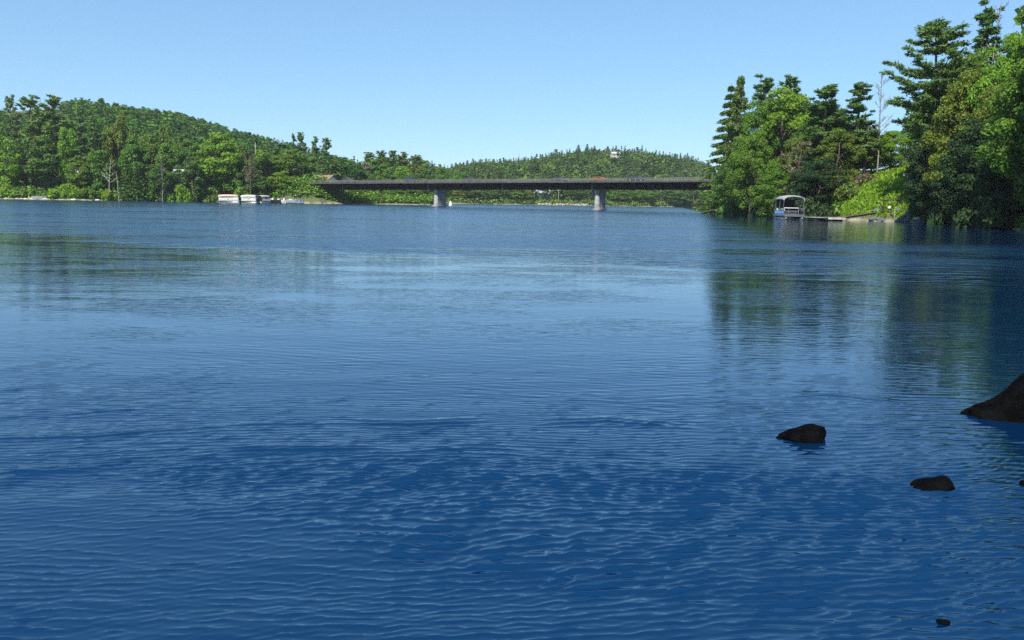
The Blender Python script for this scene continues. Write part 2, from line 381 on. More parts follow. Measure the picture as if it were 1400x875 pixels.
# ------------------------------------------------------------------ foliage prototypes
def unit(a): return a / np.maximum(np.linalg.norm(a, axis=1, keepdims=True), 1e-9)
def quads(P, N, size, width, T=None, rng=None):
    n_ = len(P)
    if T is None: T = rng.normal(size=(n_, 3))
    T = unit(T - N * np.sum(T * N, 1, keepdims=True)); B = np.cross(N, T)
    s = np.asarray(size).reshape(-1, 1); w = np.asarray(width).reshape(-1, 1)
    V = np.stack([P + T * s, P + B * w, P - T * s, P - B * w], 1).reshape(-1, 3)
    return V, np.arange(4 * n_).reshape(-1, 4)
def clump_leaves(rng, C, Rc, n_leaf, leaf, flat=.8, centre=None, jitter=.55):
    """leaves on the outer shell of every clump"""
    wgt = Rc ** 2; cnt = np.maximum((n_leaf * wgt / wgt.sum()).astype(int), 3)
    idx = np.repeat(np.arange(len(C)), cnt); n_ = len(idx)
    d = unit(rng.normal(size=(n_, 3)))
    if centre is not None:
        out = unit(C[idx] - centre); bad = (np.sum(d * out, 1) < -.15) & (rng.random(n_) < .75); d[bad] *= -1
    low = (d[:, 2] < -.3) & (rng.random(n_) < .55); d[low, 2] *= -1
    P = C[idx] + d * (Rc[idx] * rng.uniform(.55, 1.12, n_))[:, None] * np.array([1, 1, flat])
    N = unit(d * .8 + rng.normal(size=(n_, 3)) * jitter + np.array([0, 0, .3]))
    s = leaf * rng.uniform(.6, 1.3, n_)
    return quads(P, N, s, s * .62, rng=rng)
def broadleaf(seed, H=20., R=6., cb=.18, ncl=60, n_leaf=6000, leaf=.42, lobes=4, rough=.34):
    rng = np.random.default_rng(seed); rnd = random.Random(seed)
    cz = H * (cb + 1) / 2; c = H * (1 - cb) / 2
    # a few big boughs make the outline uneven
    lob = [(rnd.uniform(0, 6.28), rnd.uniform(-.5, .9)) for _ in range(lobes)]
    C = []
    for k in range(ncl):
        u = rng.normal(size=3); u /= np.linalg.norm(u)
        r = rng.uniform(.35, .88) ** .7
        a, e = lob[k % lobes]
        u = u + .75 * np.array([math.cos(a) * math.cos(e), math.sin(a) * math.cos(e), math.sin(e)]); u /= np.linalg.norm(u)
        prof = 1.0 if u[2] < .2 else 1.0 - .18 * u[2]
        C.append((u[0] * R * r * prof, u[1] * R * r * prof, cz + u[2] * c * r))
    C = np.array(C); Rc = R * rng.uniform(.14, rough, ncl)
    C[:, 2] = np.minimum(C[:, 2], H - Rc * .75)
    V, F = clump_leaves(rng, C, Rc, n_leaf, leaf, .78, np.array([0, 0, cz]))
    tb = MB(); r0 = H * .017 + .06
    bend = [(0, 0, -.4)]
    for k in range(1, 6): bend.append((rnd.uniform(-.25, .25) * k * .5, rnd.uniform(-.25, .25) * k * .5, H * .16 * k))
    tb.tube(bend, [r0 * 1.25, r0, r0 * .8, r0 * .6, r0 * .42, r0 * .2], 7)
    for k in rng.choice(ncl, min(11, ncl), replace=False):
        e = Vector(C[k]); zb = min(max(e.z - rnd.uniform(2, 5), H * .18), H * .7); f = zb / (H * .16); i = min(int(f), 4)
        b0 = Vector(bend[i]).lerp(Vector(bend[i + 1]), f - i)
        mid = b0.lerp(e, .5) + Vector((0, 0, .5))
        tb.tube([b0, mid, e], [r0 * .4, r0 * .24, .03], 5)
    return V, F, tb
def pine(seed, H=22., R=5., cb=.2, whorls=15, n_tuft=5200, tl=.34, tw=.10, flat_top=.35, ragged=.35, rc=1.0):
    """white pine: tiers of level boughs with gaps between, upturned tips"""
    rng = np.random.default_rng(seed); rnd = random.Random(seed)
    tb = MB(); r0 = H * .014 + .07
    lean = (rnd.uniform(-.4, .4), rnd.uniform(-.4, .4))
    axis = lambda z: Vector((lean[0] * z / H, lean[1] * z / H, z))
    tb.tube([axis(-.4), axis(H * .3), axis(H * .7), axis(H * .98)], [r0 * 1.2, r0, r0 * .5, .04], 7)
    C = []; Rc = []; D = []
    for w_ in range(whorls):
        t = (w_ + rnd.uniform(-.3, .3)) / (whorls - 1); t = min(max(t, 0), 1); z = H * (cb + (1 - cb) * t * .97)
        prof = .85 + .3 * t if t < .25 else .93 * (1 - ((t - .25) / .75) ** 1.1 * (1 - flat_top * .5))
        for b in range(rnd.choice((4, 5, 6))):
            if rnd.random() < .12: continue
            a = rnd.uniform(0, 6.283); L = R * prof * rnd.uniform(1 - ragged, 1.12)
            rise = rnd.uniform(-.16, .12) + 1.15 * t ** 2.5
            d = Vector((math.cos(a), math.sin(a), 0))
            p0 = axis(z); p2 = p0 + d * L + Vector((0, 0, L * (rise + .10))); p1 = p0 + d * L * .55 + Vector((0, 0, L * rise * .35))
            tb.tube([p0, p1, p2], [r0 * .26 * (1.1 - .6 * t), r0 * .15, .02], 4, cap=False)
            m_ = max(2, int(L / (.95 * rc)))
            for k in range(m_):
                f = .36 + .64 * (k + rnd.random() * .6) / m_
                q = p0.lerp(p1, f / .55) if f < .55 else p1.lerp(p2, (f - .55) / .45)
                side = Vector((-d.y, d.x, 0)) * rnd.uniform(-.55, .55) * (1.2 - f) * L * .55 * rc
                C.append(q + side + Vector((0, 0, rnd.uniform(0, .25)))); Rc.append(rc * rnd.uniform(.5, .95) * (1.15 - .55 * t)); D.append(d)
    for k in range(5): C.append(axis(H * (.93 + .015 * k))); Rc.append(.45 * rc); D.append(Vector((rnd.uniform(-1, 1), rnd.uniform(-1, 1), .5)).normalized())
    C = np.array(C); Rc = np.array(Rc); D = np.array(D)
    wgt = Rc ** 2; cnt = np.maximum((n_tuft * wgt / wgt.sum()).astype(int), 3); idx = np.repeat(np.arange(len(C)), cnt); n_ = len(idx)
    d = unit(rng.normal(size=(n_, 3)) * np.array([1, 1, .6]))
    P = C[idx] + d * (Rc[idx] * rng.uniform(.2, 1.15, n_))[:, None] * np.array([1, 1, .8])
    T = unit(d * .8 + D[idx] * .9 + np.array([0, 0, .55]) + rng.normal(size=(n_, 3)) * .35)
    N = unit(rng.normal(size=(n_, 3)) * .7 + d * .6 + np.array([0, 0, .6]))
    s = tl * rng.uniform(.6, 1.3, n_)
    V, F = quads(P, N, s, tw * rng.uniform(.7, 1.3, n_), T)
    return V, F, tb
def spruce(seed, H=16., R=3.2, n_tuft=2600, tl=.4, tw=.16):
    rng = np.random.default_rng(seed)
    n_ = n_tuft; t = rng.random(n_) ** 1.35; tier = np.floor(t * 17) / 17 + rng.uniform(0, .028, n_)
    a = rng.uniform(0, 6.283, n_); lobe = .78 + .3 * np.sin(a * 5 + np.floor(t * 17) * 2.4)
    rr = R * (1 - tier) ** .85 * lobe * rng.uniform(.45, 1.08, n_)
    P = np.stack([np.cos(a) * rr, np.sin(a) * rr, H * (.06 + .94 * tier) - rr * .22], 1)
    T = unit(np.stack([np.cos(a), np.sin(a), np.full(n_, -.35)], 1) + rng.normal(size=(n_, 3)) * .35)
    N = unit(np.array([0, 0, 1.0]) + rng.normal(size=(n_, 3)) * .5)
    s = tl * rng.uniform(.6, 1.3, n_)
    V, F = quads(P, N, s, tw * rng.uniform(.7, 1.3, n_), T)
    tb = MB().tube([(0, 0, -.3), (0, 0, H * .6), (0, 0, H)], [.24, .13, .02], 6)
    return V, F, tb
def bare(seed, H=14., R=3.5, limbs=30):
    rnd = random.Random(seed); tb = MB(); tw = MB()
    top = Vector((rnd.uniform(-.5, .5), rnd.uniform(-.5, .5), H))
    ax = lambda f: Vector((0, 0, -.3)).lerp(top, f) + Vector((math.sin(f * 5 + seed) * .25, math.cos(f * 4) * .2, 0)) * f
    tb.tube([ax(k / 8) for k in range(9)], [.125 * (1 - k / 8.6) + .02 for k in range(9)], 6)
    for i in range(limbs):
        f = rnd.uniform(.3, .95); a = rnd.uniform(0, 6.283); L = R * (1.15 - .7 * f) * rnd.uniform(.5, 1.1)
        d = Vector((math.cos(a), math.sin(a), rnd.uniform(.45, 1.1))).normalized()
        p0 = ax(f); p1 = p0 + d * L * .5; p2 = p1 + (d + Vector((0, 0, .35))).normalized() * L * .5
        tb.tube([p0, p1, p2], [.06 * (1.2 - f), .04 * (1.2 - f) + .008, .012], 4, cap=False)
        for k in range(7):
            q = p0.lerp(p2, rnd.uniform(.35, .95)); e = q + (d + Vector((rnd.uniform(-1, 1), rnd.uniform(-1, 1), rnd.uniform(-.2, .9)))).normalized() * L * .32
            tw.tube([q, e], [.028, .012], 3, cap=False)
    return tb, tw
def shrub(seed, H=3., R=2.6, n_leaf=1500, leaf=.24):
    rng = np.random.default_rng(seed); n_ = 16
    a = rng.uniform(0, 6.283, n_); r = R * rng.uniform(0, .75, n_)
    Rc = R * rng.uniform(.22, .42, n_)
    C = np.stack([np.cos(a) * r, np.sin(a) * r, H * rng.uniform(.15, .78, n_) * (1 - .35 * r / R)], 1)
    return clump_leaves(rng, C, Rc, n_leaf, leaf, .85, np.array([0, 0, 0.]), .6)

PROTO = {}
def proto(kind, i):
    if (kind, i) in PROTO: return PROTO[kind, i]
    s = 100 * i + 7
    if kind == 'broad': r = broadleaf(s, 20, 6, .04 + .03 * (i % 3), 84, 6500, .40, 3 + i % 3)
    elif kind == 'broadN': r = broadleaf(s + 1, 20, 6, .10, 120, 24000, .20, 4 + i % 2, .28)
    elif kind == 'airy': r = broadleaf(s + 2, 20, 5, .22, 44, 2000, .30, 4, .22)
    elif kind == 'pine': r = pine(s + 3, 22, 5, .10, 17, 6000, .52, .16, .3, .5)
    elif kind == 'pineF': r = pine(s + 8, 22, 5, .2, 16, 7500, .5, .16, .6, .45)
    elif kind == 'pineC': r = pine(s + 9, 22, 5, .06, 26, 40000, .36, .09, .0, .45, .95)
    elif kind == 'pineN': r = pine(s + 4, 22, 5, .10, 22, 40000, .36, .085, .55, .5, .85)
    elif kind == 'spruce': r = spruce(s + 5)
    elif kind == 'spruceN': r = spruce(s + 6, 20, 4, 26000, .30, .09)
    V, F, tb = r
    H = float(np.percentile(V[:, 2], 99.8)); R = float(np.percentile(np.hypot(V[:, 0], V[:, 1]), 97))
    PROTO[kind, i] = (np_mesh(kind + '_crown', V, F), tb.mesh(kind + '_trunk', smooth=True), H, R, V, F)
    return PROTO[kind, i]
NAMES = {'broad': 'broadleaf_tree', 'broadN': 'broadleaf_tree', 'airy': 'broadleaf_tree', 'pine': 'pine_tree', 'pineN': 'pine_tree', 'pineC': 'pine_tree', 'pineF': 'pine_tree',
         'spruce': 'spruce_tree', 'spruceN': 'spruce_tree'}
CATS = {'broad': 'tree', 'broadN': 'tree', 'airy': 'tree', 'pine': 'pine tree', 'pineN': 'pine tree', 'pineC': 'pine tree', 'pineF': 'pine tree', 'spruce': 'spruce tree', 'spruceN': 'spruce tree'}
rt = random.Random(5)
def plant(kind, i, x, y, height, radius, leaf, label, group=None, bark=None, zb=None):
    cm, tmh, H, R, _, _ = proto(kind, i)
    z = gz(x, y) if zb is None else zb
    o = empty(NAMES[kind], (x, y, z - .1), rt.uniform(0, 6.283), (radius / R, radius / R, height / H))
    tag(o, label, CATS[kind], group)
    link('trunk', tmh, o, bark or BARK); link('crown', cm, o, LM[leaf])
    return o
def tree(kind, i, px, top, d, wpx, leaf, label, group=None, bark=None):
    """a tree whose tip shows at photo pixel (px, top) and whose crown is wpx wide, d metres away"""
    P = at(px, top, d); z = gz(P.x, d)
    return plant(kind, i, P.x, d, max(P.z - z, 2.0), wpx * d / FPX / 2, leaf, label, group, bark, z)
def bush(i, px, top, d, wpx, leaf, label, group=None):
    if ('shrub', i) not in PROTO:
        V, F = shrub(60 + i); st = MB(); r_ = random.Random(i)
        for k in range(7):
            a = r_.uniform(0, 6.28); st.tube([(0, 0, -.2), (math.cos(a) * .7, math.sin(a) * .7, 1.2), (math.cos(a) * 1.3, math.sin(a) * 1.3, 2.0)], [.05, .035, .015], 4)
        PROTO['shrub', i] = (np_mesh('shrub_foliage', V, F), st.mesh('shrub_stem'), float(V[:, 2].max()), float(np.percentile(np.hypot(V[:, 0], V[:, 1]), 97)))
    fm, sm, H, R = PROTO['shrub', i]
    P = at(px, top, d); z = gz(P.x, d); r = wpx * d / FPX / 2 / R
    o = empty('shrub', (P.x, d, z - .1), rt.uniform(0, 6.28), (r, r, max(P.z - z, .6) / H))
    tag(o, label, 'shrub', group)
    link('foliage', fm, o, LM[leaf]); link('stem', sm, o, BARK)
    return o
def dead(seed, px, top, d, wpx, label, mat=None, lean=0.0, limbs=30):
    P = at(px, top, d); z = gz(P.x, d); H = P.z - z
    tb, tw = bare(seed, H, wpx * d / FPX / 2 * 1.3, limbs)
    o = empty('dead_tree', (P.x - lean * H * .5, d, z), 0)
    o.rotation_euler = (0, lean * .5, 0)
    tag(o, label, 'dead tree')
    tb.build('trunk', mat or GREYWOOD, o, smooth=True); tw.build('twigs', mat or GREYWOOD, o)
    return o

# ------------------------------------------------------------------ skyline of the woods (photo pixels), used to limit tree heights
SKY = np.array([(-400, 175), (-60, 155), (0, 150), (20, 152), (60, 150), (88, 140), (105, 135), (130, 136), (160, 142), (200, 148), (240, 153), (280, 163), (320, 176), (360, 186), (395, 195),
                (440, 208), (470, 215), (490, 220), (530, 213), (580, 216), (592, 227), (610, 231), (640, 223), (680, 221), (720, 219), (760, 211), (790, 206), (840, 204),
                (880, 207), (920, 213), (950, 219), (970, 226), (980, 240), (1100, 240), (1235, 205), (1260, 130), (1310, 90), (1400, 70), (1500, 60), (1900, 60)], float)
def skytop(px): return np.interp(px, SKY[:, 0], SKY[:, 1])
def forest(name, seed, xr, yr, spacing, cond, label, palette, kinds, hr, nface, leaf, skip=None, limit=True):
    """a far wood that reads as one mass: many low-detail crowns in one object"""
    rng = np.random.default_rng(seed)
    protos = []
    for k, w_ in kinds:
        if k == 'round':
            for j in range(4):
                V, F, _ = broadleaf(900 + j, 15, 4.6, .10, 18, nface, leaf, 3, .42); protos.append((V, 15., w_ / 4, 0))
        elif k == 'cone':
            for j in range(3):
                V, F, _ = spruce(950 + j, 15, 2.6, int(nface * .9), leaf * .95, leaf * .42); protos.append((V, 15., w_ / 3, 1))
        elif k == 'pine':
            for j in range(3):
                V, F, _ = pine(970 + j, 17, 4.2, .2, 8, int(nface * 1.2), leaf * 1.0, leaf * .36); protos.append((V, 17., w_ / 3, 1))
    prob = np.array([q[2] for q in protos]); prob /= prob.sum()
    gx_ = np.arange(xr[0], xr[1], spacing); gy_ = np.arange(yr[0], yr[1], spacing)
    X, Y = [a.ravel() for a in np.meshgrid(gx_, gy_)]
    X = X + rng.uniform(-.5, .5, X.size) * spacing; Y = Y + rng.uniform(-.5, .5, Y.size) * spacing
    sd = river_sd(X, Y); Z = ground(X, Y, sd)
    px, py = project(X, Y, Z)
    ok = cond(X, Y, sd, px)
    if skip is not None: ok &= ~skip(X, Y, px)
    X, Y, Z, px = X[ok], Y[ok], Z[ok], px[ok]
    Vs = []; Ts = []
    for x, y, z, q in zip(X, Y, Z, px):
        j = rng.choice(len(protos), p=prob); V, H0, _, con = protos[j]
        h = rng.uniform(*hr) * (1.12 if con else 1.0)
        if limit:
            lim = at(q, skytop(q) + (rng.uniform(-6, 2.5) if con and seed == 12 else rng.uniform(-1.5, 4.0)), y).z - z
            if lim < 3: continue
            h = min(h, lim)
        s = h / H0; sw = s * rng.uniform(.75, 1.5) if h > 8 else min(1, 1.4 * s)
        a = rng.uniform(0, 6.283); ca, sa = math.cos(a) * sw, math.sin(a) * sw
        Vs.append(np.stack([V[:, 0] * ca - V[:, 1] * sa + x, V[:, 0] * sa + V[:, 1] * ca + y, V[:, 2] * s + z], 1))
        c = np.array(LEAFCOL[palette[1][rng.integers(len(palette[1]))] if con else palette[0][rng.integers(len(palette[0]))]]) * rng.uniform(.58, 1.15)
        Ts.append(np.tile(c, (len(V) // 4, 1)))
    V = np.concatenate(Vs); T = np.concatenate(Ts)
    o = link(name, np_mesh(name, V, np.arange(len(V)).reshape(-1, 4), tint=T), None, FOREST)
    return tag(o, label, 'forest', None, 'stuff')

HOUSE_X, HOUSE_Y = at(841, 216, 585).x, 585.0
def clear_house(X, Y, px): return (np.abs(px - 841) < 10) & (Y < 589) & (Y > 558)
forest('forest', 11, (-460, 60), (225, 560), 8.2,
       lambda X, Y, sd, px: (sd > 24) & (px > -140) & (px < 600) & (Y > 250 - .0 * X) & (Y < 545),
       'dense green forest covering the long hill beyond the far shore', (['deep', 'mid', 'deep', 'mid', 'mid', 'olive'], ['needle', 'bluegreen']),
       [('round', .86), ('pine', .14)], (8, 18), 480, .62)
forest('forest', 12, (-60, 330), (405, 690), 5.8,
       lambda X, Y, sd, px: (sd > 14) & (px > 590) & (px < 1010) & (Y < 670),
       'mixed green forest with pointed conifers on the hill behind the bridge', (['deep', 'mid', 'deep', 'bluegreen'], ['needle', 'bluegreen', 'bluegreen']),
       [('round', .55), ('cone', .35), ('pine', .10)], (9, 15), 280, .72, clear_house)
forest('woodland', 13, (30, 130), (-14, 175), 5.6,
       lambda X, Y, sd, px: (sd > 9) & ~((px > 1120) & (px < 1262) & (Y < 165)),
       'shady woodland filling the steep bank behind the dock and the tall pines', (['deep', 'mid', 'olive'], ['needle']),
       [('round', .8), ('pine', .2)], (11, 17), 900, .42)

# ------------------------------------------------------------------ bridge
CONC = surf('weathered_concrete', (.30, .30, .295), .85, var=.35, scale=.7, bump=.02, dirt=(.15, .145, .135))
STEEL = surf('dark_weathering_steel', (.009, .008, .008), .9, var=.5, scale=.9, spec=.1)
FASCIA = surf('deck_edge_concrete', (.08, .076, .07), .85, var=.4, scale=.5)
RAILM = surf('galvanised_rail', (.15, .15, .145), .7, metal=.2, var=.3)
ASPH = surf('asphalt', (.055, .055, .055), .9, var=.3, scale=1)
bridge = empty('bridge', deck_pt(0)); tag(bridge, 'long dark steel girder bridge on two concrete piers crossing the river', 'bridge')
bridge.location = (0, 0, 0)
def along(mb, s0, s1, n0, n1, z0, z1):
    vs = [deck_pt(s, q, z) for s in (s0, s1) for q, z in ((n0, z0), (n1, z0), (n1, z1), (n0, z1))]
    return mb.add(vs, [(0, 1, 2, 3), (7, 6, 5, 4), (0, 4, 5, 1), (1, 5, 6, 2), (2, 6, 7, 3), (3, 7, 4, 0)])
WD = 5.0
along(MB(), S_LEFT - 2, S_RIGHT, -WD, WD, 1.66, 1.86).build('deck', FASCIA, bridge)
kb = MB(); along(kb, S_LEFT - 2, S_RIGHT, -WD - .06, -WD + .35, 1.864, 2.06); along(kb, S_LEFT - 2, S_RIGHT, WD - .35, WD + .06, 1.864, 2.06); kb.build('parapet', FASCIA, bridge)
along(MB(), S_LEFT - 2, S_RIGHT, -WD + .36, WD - .36, 1.866, 1.872).build('roadway', ASPH, bridge)
for q in (-3.4, 3.4, 0.0):
    g = MB(); along(g, S_LEFT, S_RIGHT, q - .03, q + .03, .05, 1.6); along(g, S_LEFT, S_RIGHT, q - .3, q + .3, 0, .05); along(g, S_LEFT, S_RIGHT, q - .26, q + .26, 1.6, 1.656)
    k = S_LEFT
    while k < S_RIGHT:
        along(g, k, k + .05, q - .22, q - .032, .052, 1.598); k += 4.6
    g.build('girder', STEEL, bridge)
GREYST = surf('grey_steel', (.10, .10, .10), .6)
for s_ in (S_LEFT + 13, -1.6, 23, SPAN - .8, SPAN + 30):
    along(MB(), s_, s_ + .16, -3.72, -3.44, -.02, 1.54).build('splice_plate', GREYST, bridge)
for q in (-WD + .12, WD - .12):
    r_ = MB(); k = S_LEFT - 2
    while k < S_RIGHT:
        along(r_, k, k + .14, q - .07, q + .07, 2.062, 2.70); k += 2.45
    for z in (2.28, 2.48, 2.66): along(r_, S_LEFT - 2, S_RIGHT, q - .05, q + .05, z, z + .07)
    r_.build('railing', RAILM, bridge)
def pier(s_, zf):
    pm = MB(); W_, T_ = 2.5, .78
    c = deck_pt(s_); top = c.z - .12
    def ring(z, w, t):
        out = []
        for a in range(20):
            an = 2 * math.pi * a / 20; cx = math.cos(an) * t; cy = math.sin(an) * t + (w - t if math.sin(an) >= 0 else t - w)
            out.append(Vector((c.x, c.y, z)) + BU * cx + BN * cy)
        return out
    pm.loft([ring(-1.4, W_ + .5, T_ + .4), ring(.25, W_ + .5, T_ + .4), ring(.26, W_, T_), ring(2.6, W_ - .1, T_ - .08), ring(top - .9, W_ - .16, T_ - .12), ring(top - .89, W_ + .1, T_ + .06), ring(top, W_ + .1, T_ + .06)])
    pm.build('pier', CONC, bridge)
pier(0, 0); pier(SPAN, 0)
ab = MB(); along(ab, S_LEFT - 2.5, S_LEFT - .1, -WD + .02, WD - .02, -4.5, 1.55); along(ab, S_LEFT - 2.5, S_LEFT + .9, -WD + .03, WD - .03, -4.5, -.1)
ab.build('abutment', CONC, bridge)
ab = MB(); along(ab, S_RIGHT - 1, S_RIGHT + 2, -WD + .02, WD - .02, -4.5, 1.55); ab.build('abutment', CONC, bridge)
rd = MB(); along(rd, S_LEFT - 100, S_LEFT - 2.02, -4, 4, 1.80, 1.97); tag(rd.build('road', ASPH), kind='structure')
gr = empty('guardrail', deck_pt(S_LEFT - 10, -4.8, 1.9)); tag(gr, 'pale roadside guardrail with posts leading onto the bridge', 'guardrail')
def local(o, mb): mb.v = [tuple(Vector(v) - o.location) for v in mb.v]; return mb
g = MB(); along(g, S_LEFT - 26, S_LEFT - 2.1, -4.87, -4.80, 2.45, 2.8); local(gr, g).build('rail', RAILM, gr)
for k in range(9):
    g = MB(); along(g, S_LEFT - 25.5 + k * 2.8, S_LEFT - 25.2 + k * 2.8, -4.79, -4.55, 1.6, 3.3 if k % 3 else 3.7); local(gr, g).build('post', surf('pale_post', (.5, .47, .40), .8) if k == 0 else bpy.data.materials['pale_post'], gr)

# ------------------------------------------------------------------ vehicles on the bridge
GLASS = surf('dark_glass', (.02, .025, .03), .08, var=.1, spec=.8)
RUB = surf('rubber', (.02, .02, .02), .8)
TRIM = surf('silver_trim', (.5, .5, .5), .3, metal=.8)
def car(px, col, label, n_, L=4.6, H=1.55, pick=False, cat='car'):
    # find s on the bridge that projects to px
    s_ = min((k * .25 for k in range(-200, 400)), key=lambda k: abs(float(project(np.array(deck_pt(k, n_).x), np.array(deck_pt(k, n_).y), np.array(deck_pt(k).z + 2))[0]) - px))
    o = empty('pickup_truck' if pick else 'parked_car' if False else 'car', deck_pt(s_, n_, 1.874), math.atan2(BU.y, BU.x)); tag(o, label, cat)
    m = surf('car_paint_' + label.split()[0], col, .25, var=.05, spec=.6)
    h = L / 2
    if pick: prof = [(-h, .45), (h, .45), (h, .95), (h - 1.1, 1.08), (h - 1.75, H + .1), (h - 3.0, H + .1), (h - 3.15, 1.1), (-h, 1.1)]
    else: prof = [(-h, .35), (h, .35), (h, .72), (h - 1.15, .92), (h - 1.9, H), (-h + .7, H), (-h + .12, 1.0), (-h, .9)]
    MB().prism(prof, -.88, .88).build('body', m, o, bevel=.05)
    for sy in (-1, 1):
        wn_ = [(h - 1.3, .98), (h - 1.95, H - .08), (-h + .85 if not pick else h - 2.9, H - .08), (-h + .4 if not pick else h - 3.0, 1.0)]
        MB().prism(wn_, sy * .886, sy * .90).build('window', GLASS, o)
        for sx in (h - .9, -h + .85):
            w_ = MB().tube([(sx, sy * .72, .34), (sx, sy * .92, .34)], .34, 14).build('wheel', RUB, o)
            MB().tube([(sx, sy * .921, .34), (sx, sy * .935, .34)], .19, 10).build('rim', TRIM, w_)
    MB().box((h + .008, .6, .66), (.03, .3, .14)).build('headlight', TRIM, o); MB().box((h + .008, -.6, .66), (.03, .3, .14)).build('headlight', TRIM, o)
    return o
car(562, (.02, .022, .026), 'black car crossing the bridge just before the pier by the wooded shore', -2, 4.7, 1.75)
car(478, (.05, .055, .06), 'charcoal grey car on the bridge beside the brown roofed house', -2, 4.6, 1.6)
car(645, (.03, .033, .037), 'slate blue car on the bridge between the two piers', 2, 4.4, 1.5)
car(819, (.20, .06, .02), 'orange red pickup truck on the bridge above the nearer pier', 2, 4.6, 1.35, True, 'pickup truck')
car(870, (.015, .015, .018), 'dark low car on the bridge past the orange truck', -2, 4.6, 1.45)
car(765, (.03, .03, .035), 'dark hatchback on the bridge above the white house with a blue gable', 2, 4.0, 1.5)

# ------------------------------------------------------------------ buildings, poles
WHITE = surf('white_paint', (.6, .59, .57), .6, var=.15, scale=1)
PALEW = surf('faded_white_paint', (.42, .42, .40), .7)
ROOFB = surf('brown_shingles', (.20, .135, .10), .9, var=.3, scale=2)
ROOFG = surf('pale_metal_roof', (.36, .37, .38), .4, var=.1)
ROOFD = surf('dark_shingles', (.06, .065, .075), .9, var=.3)
SIDING = surf('blue_grey_siding', (.07, .09, .13), .7, var=.15)
WOOD = surf('brown_timber', (.16, .10, .06), .8, var=.4)
def house(x, y, z, rz, w, d, h, rh, wallm, roofm, label, gablem=None, name='house'):
    o = empty(name, (x, y, z), rz); tag(o, label, 'house')
    MB().box((0, 0, h / 2 - .3), (w, d, h + .6)).build('wall', wallm, o)
    for sy in (-1, 1):                                       # ridge along x
        e = .45; n_ = Vector((0, sy * rh, d / 2)).normalized()
        a0 = Vector((-w / 2 - e, 0, h + rh + .02)); b0 = Vector((w / 2 + e, 0, h + rh + .02))
        dn = Vector((0, sy * (d / 2 + e), -rh * (1 + 2 * e / d)))
        up_ = Vector((0, 0, .18))
        MB().add([a0, b0, b0 + dn, a0 + dn, a0 + up_, b0 + up_, b0 + dn + up_, a0 + dn + up_], [(0, 1, 2, 3), (7, 6, 5, 4), (0, 4, 5, 1), (1, 5, 6, 2), (2, 6, 7, 3), (3, 7, 4, 0)]).build('roof', roofm, o)
    for sx in (-1, 1):
        MB().add([(sx * (w / 2 - .02), -d / 2, h), (sx * (w / 2 - .02), d / 2, h), (sx * (w / 2 - .02), 0, h + rh), (sx * (w / 2 - .14), -d / 2, h), (sx * (w / 2 - .14), d / 2, h), (sx * (w / 2 - .14), 0, h + rh)],
                 [(0, 1, 2), (5, 4, 3), (0, 3, 4, 1), (1, 4, 5, 2), (2, 5, 3, 0)]).build('gable', gablem or wallm, o)
    k = max(2, int(w / 2.6))
    for i in range(k):
        f = MB().box((-w / 2 + (i + .5) * w / k, -d / 2 - .03, h * .55), (1.15, .08, 1.3)).build('window', WHITE, o)
        MB().box((-w / 2 + (i + .5) * w / k, -d / 2 - .08, h * .55), (.95, .03, 1.1)).build('pane', GLASS, f)
    MB().box((w / 2 + .03, -d * .15, 1.05), (.07, 1.0, 2.1)).build('door', WOOD, o)
    return o
P = at(443, 239.6, 262)
house(P.x, 262, P.z - 4.6, math.radians(-28), 7.4, 6.0, 2.6, 1.9, WOOD, ROOFB, 'brown shingle roofed house beside the bridge end', WHITE)
P = at(741, 259.5, 432)
o = house(P.x, 432, P.z - 5.2, math.radians(-6), 8.6, 6, 3.4, 1.7, SIDING, ROOFG, 'blue grey house with pale metal roof seen under the bridge')
P = at(841, 208, 585)
house(P.x, 585, P.z - 3.6, math.radians(12), 6.0, 5, 2.4, 1.2, PALEW, PALEW, 'small white house high in the trees on the hill behind the bridge')
P = at(100, 231, 236); house(P.x, 236, P.z - 3.6, .2, 4.4, 4, 2.3, 1.2, WHITE, ROOFG, 'white cottage peeping through the shore trees near the leaning birch')
P = at(247, 232, 246); house(P.x, 246, P.z - 4.2, .1, 3.4, 4, 2.8, 1.3, WHITE, ROOFG, 'narrow white cottage almost hidden in the trees before the moored pontoon boats')
def pole(px, top, d, label, cross=False, r=.16, mat=None, name='utility_pole', cat='utility pole'):
    P = at(px, top, d); z = gz(P.x, d); o = empty(name, (P.x, d, z)); tag(o, label, cat)
    MB().tube([(0, 0, -.5), (0, 0, P.z - z)], [r, r * .7], 8).build('post', mat or BIRCH, o)
    if cross:
        c = MB().box((0, 0, P.z - z - .7), (2.2, .12, .14)).build('crossarm', mat or BIRCH, o)
    return o
pole(349, 194, 262, 'pale bare pole rising from the leafy slope above the pontoon boats', mat=BIRCH)
pole(764, 258, 405 + 18, 'pale wooden pole beside the house under the bridge', True)
pole(904, 257, 458, 'tall pale utility pole on the far bank past the nearer pier', True, r=.2)
mp = at(710, 209, 590); o = empty('radio_mast', (mp.x, 590, gz(mp.x, 590))); tag(o, 'thin radio mast on the skyline of the hill behind the bridge', 'radio mast')
m_ = MB(); hh = mp.z - o.location.z
for a in range(3): m_.tube([(math.cos(a * 2.1) * .5, math.sin(a * 2.1) * .5, 0), (math.cos(a * 2.1) * .2, math.sin(a * 2.1) * .2, hh)], .07, 4)
for k in range(14): m_.tube([(math.cos(k * 2.1) * .45, math.sin(k * 2.1) * .45, hh * k / 14), (math.cos(k * 2.1 + 2.1) * .42, math.sin(k * 2.1 + 2.1) * .42, hh * (k + 1) / 14)], .04, 3)
m_.build('lattice_tower', RAILM, o); MB().box((.4, 0, hh - 1), (.3, .3, 1.0)).build('antenna', WHITE, o)

